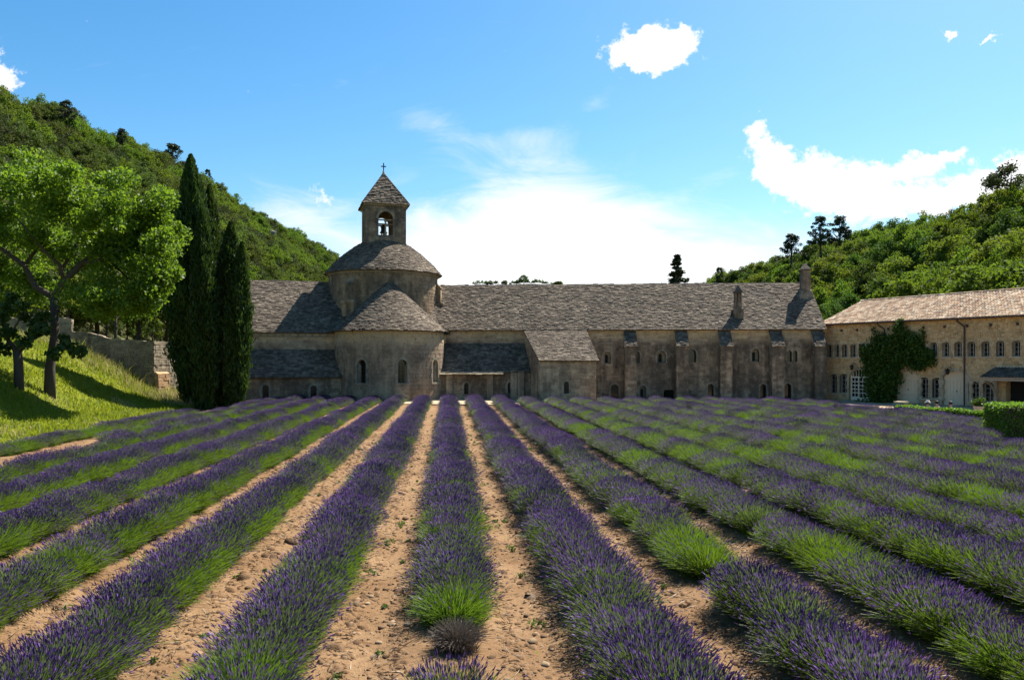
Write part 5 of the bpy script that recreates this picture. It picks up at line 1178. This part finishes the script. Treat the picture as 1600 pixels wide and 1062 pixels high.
def sitter(px, Y, rot, lab, shirt, trousers, hat, lean, sc=1.0):
    X = (px - 800) / F * Y; t = thing('person', lab, 'person', (X, Y, .1), rot); ln = lean
    # pelvis, waist, chest, neck, head base, head top; arms; legs with the knees drawn up
    V = [(0, 0, .12), (0, ln * .3 + .02, .30), (0, ln * .8, .50), (0, ln, .64), (0, ln - .02, .72), (0, ln - .03, .86),
         (.19, ln * .8, .56), (.27, ln - .14, .36), (.16, ln - .40, .34), (-.19, ln * .8, .56), (-.27, ln - .14, .36), (-.16, ln - .40, .34),
         (.11, -.02, .11), (.14, -.38, .46), (.14, -.52, .08), (.14, -.66, .05), (-.11, -.02, .11), (-.14, -.38, .46), (-.14, -.52, .08), (-.14, -.66, .05)]
    E = [(0, 1), (1, 2), (2, 3), (3, 4), (4, 5), (2, 6), (6, 7), (7, 8), (2, 9), (9, 10), (10, 11), (0, 12), (12, 13), (13, 14), (14, 15), (0, 16), (16, 17), (17, 18), (18, 19)]
    ra = [.13, .12, .13, .055, .085, .075, .055, .042, .03, .055, .042, .03, .09, .065, .045, .035, .09, .065, .045, .035]
    V = [tuple(c * sc for c in v_) for v_ in V]; ra = [r_ * sc for r_ in ra]
    link('body', skin_mesh('person_body', V, E, ra, M['skin']), t)
    link('shirt', skin_mesh('person_shirt', [V[i] for i in (1, 2, 6, 7, 9, 10, 0)], [(0, 1), (1, 2), (2, 3), (1, 4), (4, 5), (0, 6)], [ra[i] * 1.16 for i in (1, 2, 6, 7, 9, 10, 0)], shirt), t)
    link('trousers', skin_mesh('person_trousers', [V[i] for i in (0, 12, 13, 14, 16, 17, 18)], [(0, 1), (1, 2), (2, 3), (0, 4), (4, 5), (5, 6)], [ra[i] * 1.15 for i in (0, 12, 13, 14, 16, 17, 18)], trousers), t)
    hd = V[5]; hb_ = MB(); hb_.lathe([(.0, .115), (.06, .105), (.1, .06), (.108, .0), (.09, -.07), (.06, -.10)], (hd[0], hd[1] + .015, hd[2] - .0), 14); hb_.build('hair', M['hair'], t, smooth=True)
    if hat:
        MB().lathe([(.0, .16), (.08, .15), (.11, .10), (.12, .05), (.2, .03), (.2, .02), (.11, .03)], (hd[0], hd[1], hd[2]), 16).build('hat', M['pale_cloth'], t, smooth=True)
    return t
for px, Y, rot, lab, sh_, tr_, hat, lean, sc in ((1449, 48.6, .3, 'person in a pale sun hat, only the head showing above the low hedge', M['pale_cloth'], M['navy_cloth'], True, 0, .92),
        (1466, 47.8, -.9, 'dark clothed person leaning forward behind the low hedge', M['navy_cloth'], M['black_cloth'], False, -.16, 1.0), (1485, 47.0, .5, 'person in black sitting upright in front of the cream door', M['black_cloth'], M['black_cloth'], False, 0, 1.0)):
    sitter(px, Y, rot, lab, sh_, tr_, hat, lean, sc)
X = (1529 - 800) / F * 50.5; V, Fq = crown_parts(g_, np.array([(g_.uniform(-.22, .22), g_.uniform(-.22, .22), g_.uniform(.45, .95), .22) for k in range(14)]), 70, .11, None)
o = thing('potted_shrub', 'dark round shrub in a pot below the porch window', 'plant', (X, 50.5, .09)); link('foliage', np_mesh('potted_foliage', V, Fq, M['ivy_leaf']), o)
MB().lathe([(.0, 0), (.2, 0), (.29, .42), (.32, .42), (.32, .48), (.27, .48), (.25, .40), (.0, .40)], (0, 0, 0), 16).build('pot', M['tile'], o)

# ------------------------------------------------------------------ lavender
def lav_mesh(name, seed, nst, nlf, green=.0, scale_h=1.0, mats=None, dead=False, flank=.3):
    g = np.random.default_rng(seed); parts = []
    # stems fan out from the crown of the plant
    n = nst; a = g.uniform(0, 2 * np.pi, n); ph = np.arccos(1 - g.random(n) * .86); q = g.uniform(.86, 1.1, n)
    wob_ = 1 + .10 * np.sin(3 * a + seed) 
    tip = np.stack([(.66 + .16 * g.random(n) ** 3) * np.sin(ph) * np.cos(a) * q * wob_, .48 * np.sin(ph) * np.sin(a) * q, (.10 + .60 * np.cos(ph) ** .75) * q * scale_h], 1)
    tip[:, :2] += g.normal(size=(n, 2)) * .035
    base = tip * np.array([.30, .34, .0]) + np.stack([g.normal(size=n) * .05, g.normal(size=n) * .07, g.uniform(.03, .14, n)], 1)
    mid = base * .45 + tip * .55 + np.array([0, 0, .05])
    sd_ = unit(np.cross(tip - base, g.normal(size=(n, 3)))) * .0034
    V = np.stack([base - sd_, base + sd_, mid + sd_, mid - sd_, tip + sd_ * .6, tip - sd_ * .6], 1).reshape(-1, 3); o = np.arange(n)[:, None] * 6
    sm_ = np.where((ph / 1.43 > .42) & (g.random(n) < flank), len(mats) - 1, 0); V_, oo = V, o
    for q_ in set(sm_.tolist()): parts.append((V_.reshape(n, 6, 3)[sm_ == q_].reshape(-1, 3), np.concatenate([oo[:(sm_ == q_).sum()] + np.array([0, 1, 2, 3]), oo[:(sm_ == q_).sum()] + np.array([3, 2, 4, 5])]), q_))
    fl = g.random(n) > green + (1 - green) * np.clip((ph / 1.43 - .55 + .2 * (flank > .5)) * (1.7 + 1.2 * (flank > .5)), 0, .66 + .26 * (flank > .5)); T = tip[fl]; D = unit(tip[fl] - mid[fl] + np.array([0, 0, .03])); m_ = len(T)
    if m_ and not dead:
        L = g.uniform(.042, .080, m_)[:, None]; r = g.uniform(.0062, .0098, m_)[:, None]; s1 = unit(np.cross(D, g.normal(size=(m_, 3)))); s2 = np.cross(D, s1)
        # spike: whorled bud, three-sided, fat below the middle
        k = [T - D * .012, T + D * L * .38 + s1 * r, T + D * L * .38 - s1 * r * .5 + s2 * r * .87, T + D * L * .38 - s1 * r * .5 - s2 * r * .87, T + D * L]
        V = np.stack(k, 1).reshape(-1, 3); o = np.arange(m_)[:, None] * 5
        parts.append((V, np.concatenate([o + np.array(f) for f in ([0, 2, 4, 1], [0, 3, 4, 2], [0, 1, 4, 3])]), 2))
    # leaf cushion
    n = nlf; a = g.uniform(0, 2 * np.pi, n); ph = np.arccos(1 - g.random(n) * .95); q = g.uniform(.45, .86, n)
    dirv = np.stack([.57 * np.sin(ph) * np.cos(a), .46 * np.sin(ph) * np.sin(a), .08 + .50 * np.cos(ph)], 1); C = dirv * q[:, None]; C[:, 2] = np.maximum(C[:, 2] * scale_h, .03)
    V, Fq = leaf_quads(C, dirv + g.normal(size=(n, 3)) * .16 + np.array([0, 0, .12]), g.uniform(.14, .30, n), .075, g=g); parts.append((V, Fq, 1))
    V, Fq, mi = merge(parts); return np_mesh(name, V, Fq, mats, mi)
LM = [M['lav_stem'], M['lav_leaf'], M['lav_flower'], M['lav_green']]; GM = [M['lav_green'], M['lav_green'], M['lav_flower'], M['lav_green']]
PURP = [lav_mesh('lavender_bush', 300 + i, 1250, 700, .10, 1, LM) for i in range(6)]
MIXD = [lav_mesh('mixed_lavender_bush', 320 + i, 1150, 800, .50, .96, [M['lav_stem'], M['lav_green'], M['lav_flower'], M['lav_green']]) for i in range(4)]
FLNK = [lav_mesh('green_sided_lavender_bush', 380 + i, 1250, 800, .10, 1, [M['lav_stem'], M['lav_green'], M['lav_flower'], M['lav_green']], flank=.85) for i in range(4)]
GREN = [lav_mesh('fresh_lavender_bush', 340 + i, 1200, 1000, .93, .92, GM) for i in range(3)]
DEAD = lav_mesh('dry_lavender_bush', 360, 900, 700, 1, .62, [M['dead_stem']] * 3, True)
def smooth_noise(seed):
    r_ = random.Random(seed); v_ = [r_.random() for _ in range(400)]
    return lambda t: (lambda i, f_: v_[i % 400] * (1 - f_) + v_[(i + 1) % 400] * f_)(int(t), t - int(t))
ORD = ['', 'first', 'second', 'third', 'fourth', 'fifth', 'sixth', 'seventh', 'eighth', 'ninth', 'tenth', 'eleventh', 'twelfth', 'thirteenth', 'fourteenth', 'fifteenth', 'sixteenth', 'seventeenth', 'eighteenth', 'nineteenth', 'twentieth', 'twenty-first', 'twenty-second', 'twenty-third', 'twenty-fourth']
def far_end(k):
    """where a row stops: short of the church on the left, short of the court on the right"""
    y = 8.0
    while y < 70:
        x_ = ROWX(k, y)
        if y > np.interp(x_, [-4, 6, 14, 20, 23.2, 23.6, 24.6, 60], [64.8, 62.5, 61.8, 60.5, 57.5, 46.3, 41.0, 38]): break
        y += .25
    return 50.0 if k == -8 else y
greenspots = [(4, 22, 31, .9), (3, 30, 46, .55), (5, 26, 40, .75), (6, 20, 30, .85), (6, 14.5, 20, .8), (5, 18.5, 24, .6), (4, 40, 60, .7), (5, 44, 60, .6), (7, 24, 33, .6), (8, 28, 40, .5), (3, 15.4, 16.6, 1.0), (0, 9.8, 11.0, .97), (2, 12.4, 13.8, .9), (1, 9.0, 11.5, .55), (-7, 30, 52, .5), (-8, 26, 60, .6), (-6, 26, 48, .4), (12, 33, 40, .5), (13, 32, 36, .6), (15, 33, 36, .6)]
missing = [(0, 7.75, 9.9), (2, 11.4, 12.3), (3, 14.6, 15.3), (-8, 20, 25), (6, 13.2, 14.2), (4, 20.6, 21.3), (-7, 22, 33)]
rd = random.Random(99); nb = 0
for k in range(-8, 25):
    y0 = 6.2; y1 = far_end(k)
    # start a little outside the picture
    while y0 < y1 and abs(ROWX(k, y0) / y0) > .74: y0 += .3
    if y1 - y0 < 1.5: continue
    if k == 0: lab = 'middle lavender row running to the apse, broken by a dry brown bush near the camera'
    elif k == -8: lab = 'outermost lavender row along the foot of the grass bank'
    elif k < 0: lab = ORD[-k] + ' lavender row to the left of the row with the dry bush'
    else: lab = ORD[k] + ' lavender row to the right of the row with the dry bush'
    row = thing('lavender_row', lab, 'lavender row', (ROWX(k, y0), y0, 0), 0, 'rows of lavender in the field')
    ns = smooth_noise(k + 50); ns2 = smooth_noise(k + 150); y = y0 + rd.uniform(0, .3)
    while y < y1:
        step = .50 if y < 30 else .60
        xw = ROWX(k, y); miss = any(kk == k and a <= y <= b for kk, a, b in missing) or (xw > 18 and 30.0 < y < 37.2 and xw / y > .606)
        if not miss:
            pg = .10 + .36 * (k in (3, 4, 5, 6, 7, 8, 9)) + (.12 if k < -5 else 0) + (.13 if k > 9 else 0)
            for kk, a, b, pr in greenspots:
                if kk == k and a <= y <= b: pg = pr
            z = .65 * ns(y * .75) + .35 * ns2(y * 2.1)
            z = (z - .5) * 1.5 + .5
            pool = GREN if z < pg * .62 else (MIXD if z < pg + .22 else FLNK if (ns2(y * .5 + 200) < (.6 if k < -1 else .25 if k < 3 else .62)) else PURP)
            o = link('lavender_bush', rd.choice(pool), row, (ROWX(k, y) - ROWX(k, y0) + rd.gauss(0, .05), y - y0, .03), rd.choice((0, math.pi)) + rd.gauss(0, .16)); nb += 1
            e = 1.0 if y < y1 - .8 else .92
            hv = (.90 + .24 * ns2(y * .9 + 30)) * (.78 if k < -6 else 1)
            wv = .86 + .16 * ns(y * .6 + 70); o.scale = (rd.uniform(.92, 1.06) * e * wv, rd.uniform(1.0, 1.2), hv * rd.uniform(.9, 1.04) * e * .92)
        y += step * rd.uniform(.85, 1.15)
    if k == 0:
        o = link('dry_lavender_bush', DEAD, row, (ROWX(0, 9.3) - ROWX(k, y0) + .03, 9.3 - y0, .03), .4); o.scale = (.56, .62, 1.0); o['label'] = 'dry brown leafless bush with a grey top'; nb += 1
print('bushes', nb)

# ------------------------------------------------------------------ clods, stones and weeds on the soil
g_ = np.random.default_rng(31); N_ = 16000
u_ = g_.random(N_); Y = 7.5 + 26 * u_ ** 1.6; kk = g_.integers(-7, 7, N_) + .5 + g_.normal(size=N_) * .17; X = ROWX(kk, Y); s = np.exp(g_.normal(size=N_) * .6) * .0105 * (1 + .25 * (Y > 15))
cube = np.array([(-1, -1, -.5), (1, -1, -.6), (1, 1, -.5), (-1, 1, -.5), (-.7, -.6, .6), (.6, -.8, .5), (.7, .6, .7), (-.6, .7, .5)], float)
Vc = cube[None] * (1 + g_.normal(size=(N_, 8, 3)) * .22) * s[:, None, None] * np.array([1.2, 1, .8]); an = g_.uniform(0, 6.28, N_); c_, s_ = np.cos(an)[:, None], np.sin(an)[:, None]
Vr = np.stack([Vc[..., 0] * c_ - Vc[..., 1] * s_, Vc[..., 0] * s_ + Vc[..., 1] * c_, Vc[..., 2]], -1) + np.stack([X, Y, soil_z(X, Y) + s * .2], -1)[:, None]
Fq = (np.arange(N_)[:, None, None] * 8 + np.array([(0, 3, 2, 1), (4, 5, 6, 7), (0, 1, 5, 4), (1, 2, 6, 5), (2, 3, 7, 6), (3, 0, 4, 7)])[None]).reshape(-1, 4)
M['clod'] = stone_mat('soil_clod', [(.14, .085, .045), (.19, .12, .066), (.10, .06, .032), (.30, .23, .15), (.15, .095, .05)], (.13, .08, .045), .2, fine=30)
link('soil_clods', np_mesh('soil_clods', Vr.reshape(-1, 3), Fq, M['clod']), None, stuff=True)
N_ = 420; Y = 7.5 + 45 * g_.random(N_) ** 1.2; kk = g_.integers(-6, 6, N_) + .5 + g_.normal(size=N_) * .12; X = ROWX(kk, Y)
cl = np.stack([X, Y, soil_z(X, Y) + .03, g_.uniform(.04, .12, N_)], 1); V, Fq = crown_parts(g_, cl, 22, .07, None, .4, .6, .5); link('field_weeds', np_mesh('field_weeds', V, Fq, M['lav_leaf']), None, stuff=True)
# crumbly clods and dead brown stalks along the feet of the rows
def clods(name, n, size, spread, mat, seed):
    g = np.random.default_rng(seed); Y = 7.5 + 30 * g.random(n) ** 1.6; kk = g.integers(-7, 8, n) + g.choice([-1, 1], n) * (.30 + .12 * g.random(n)) + g.normal(size=n) * spread; X = ROWX(kk, Y); s = np.exp(g.normal(size=n) * .5) * size
    Vc = cube[None] * (1 + g.normal(size=(n, 8, 3)) * .25) * s[:, None, None] * np.array([1.3, 1, .7]); an = g.uniform(0, 6.28, n); c_, s_ = np.cos(an)[:, None], np.sin(an)[:, None]
    Vr = np.stack([Vc[..., 0] * c_ - Vc[..., 1] * s_, Vc[..., 0] * s_ + Vc[..., 1] * c_, Vc[..., 2]], -1) + np.stack([X, Y, soil_z(X, Y) + s * .15], -1)[:, None]
    Fq = (np.arange(n)[:, None, None] * 8 + np.array([(4, 5, 6, 7), (0, 1, 5, 4), (1, 2, 6, 5), (2, 3, 7, 6), (3, 0, 4, 7)])[None]).reshape(-1, 4)
    link(name, np_mesh(name, Vr.reshape(-1, 3), Fq, mat), None, stuff=True)
M['crumb'] = stone_mat('soil_crumb', [(.15, .082, .038), (.20, .115, .055), (.10, .056, .027), (.24, .145, .075)], (.08, .045, .022), .3, fine=30)
clods('soil_crumbs', 26000, .019, .05, M['crumb'], 41)
M['dead_stalk'] = leaf_mat('dead_stalk', [(.07, .04, .022), (.14, .085, .045), (.20, .13, .07), (.05, .03, .018)], .1, (.2, .13, .06), objvar=0)
N_ = 26000; Y = 7.5 + 34 * g_.random(N_) ** 1.6; kk = g_.integers(-8, 9, N_) + g_.choice([-1, 1], N_) * (.27 + .13 * g_.random(N_)); X = ROWX(kk, Y); a = g_.uniform(0, 6.283, N_)
C = np.stack([X, Y, soil_z(X, Y) + g_.uniform(.01, .06, N_)], 1); V, Fq = leaf_quads(C, np.stack([np.cos(a), np.sin(a), g_.normal(size=N_) * .3], 1), g_.uniform(.06, .22, N_), .07, g=g_)
link('dead_stalks', np_mesh('dead_stalks', V, Fq, M['dead_stalk']), None, stuff=True)
# dry straw and fallen stems lying in the gaps
N_ = 9000; Y = 7.5 + 30 * g_.random(N_) ** 1.5; kk = g_.integers(-7, 7, N_) + .5 + g_.normal(size=N_) * .2; X = ROWX(kk, Y); a = g_.uniform(0, 6.283, N_)
C = np.stack([X, Y, soil_z(X, Y) + g_.uniform(.012, .035, N_)], 1); V, Fq = leaf_quads(C, np.stack([np.cos(a), np.sin(a), g_.normal(size=N_) * .18], 1), g_.uniform(.06, .2, N_), .06, g=g_)
M['straw'] = leaf_mat('dry_straw', [(.10, .06, .03), (.24, .17, .09), (.33, .26, .15), (.07, .045, .025)], .1, (.3, .22, .1), objvar=0)
link('straw_litter', np_mesh('straw_litter', V, Fq, M['straw']), None, stuff=True)
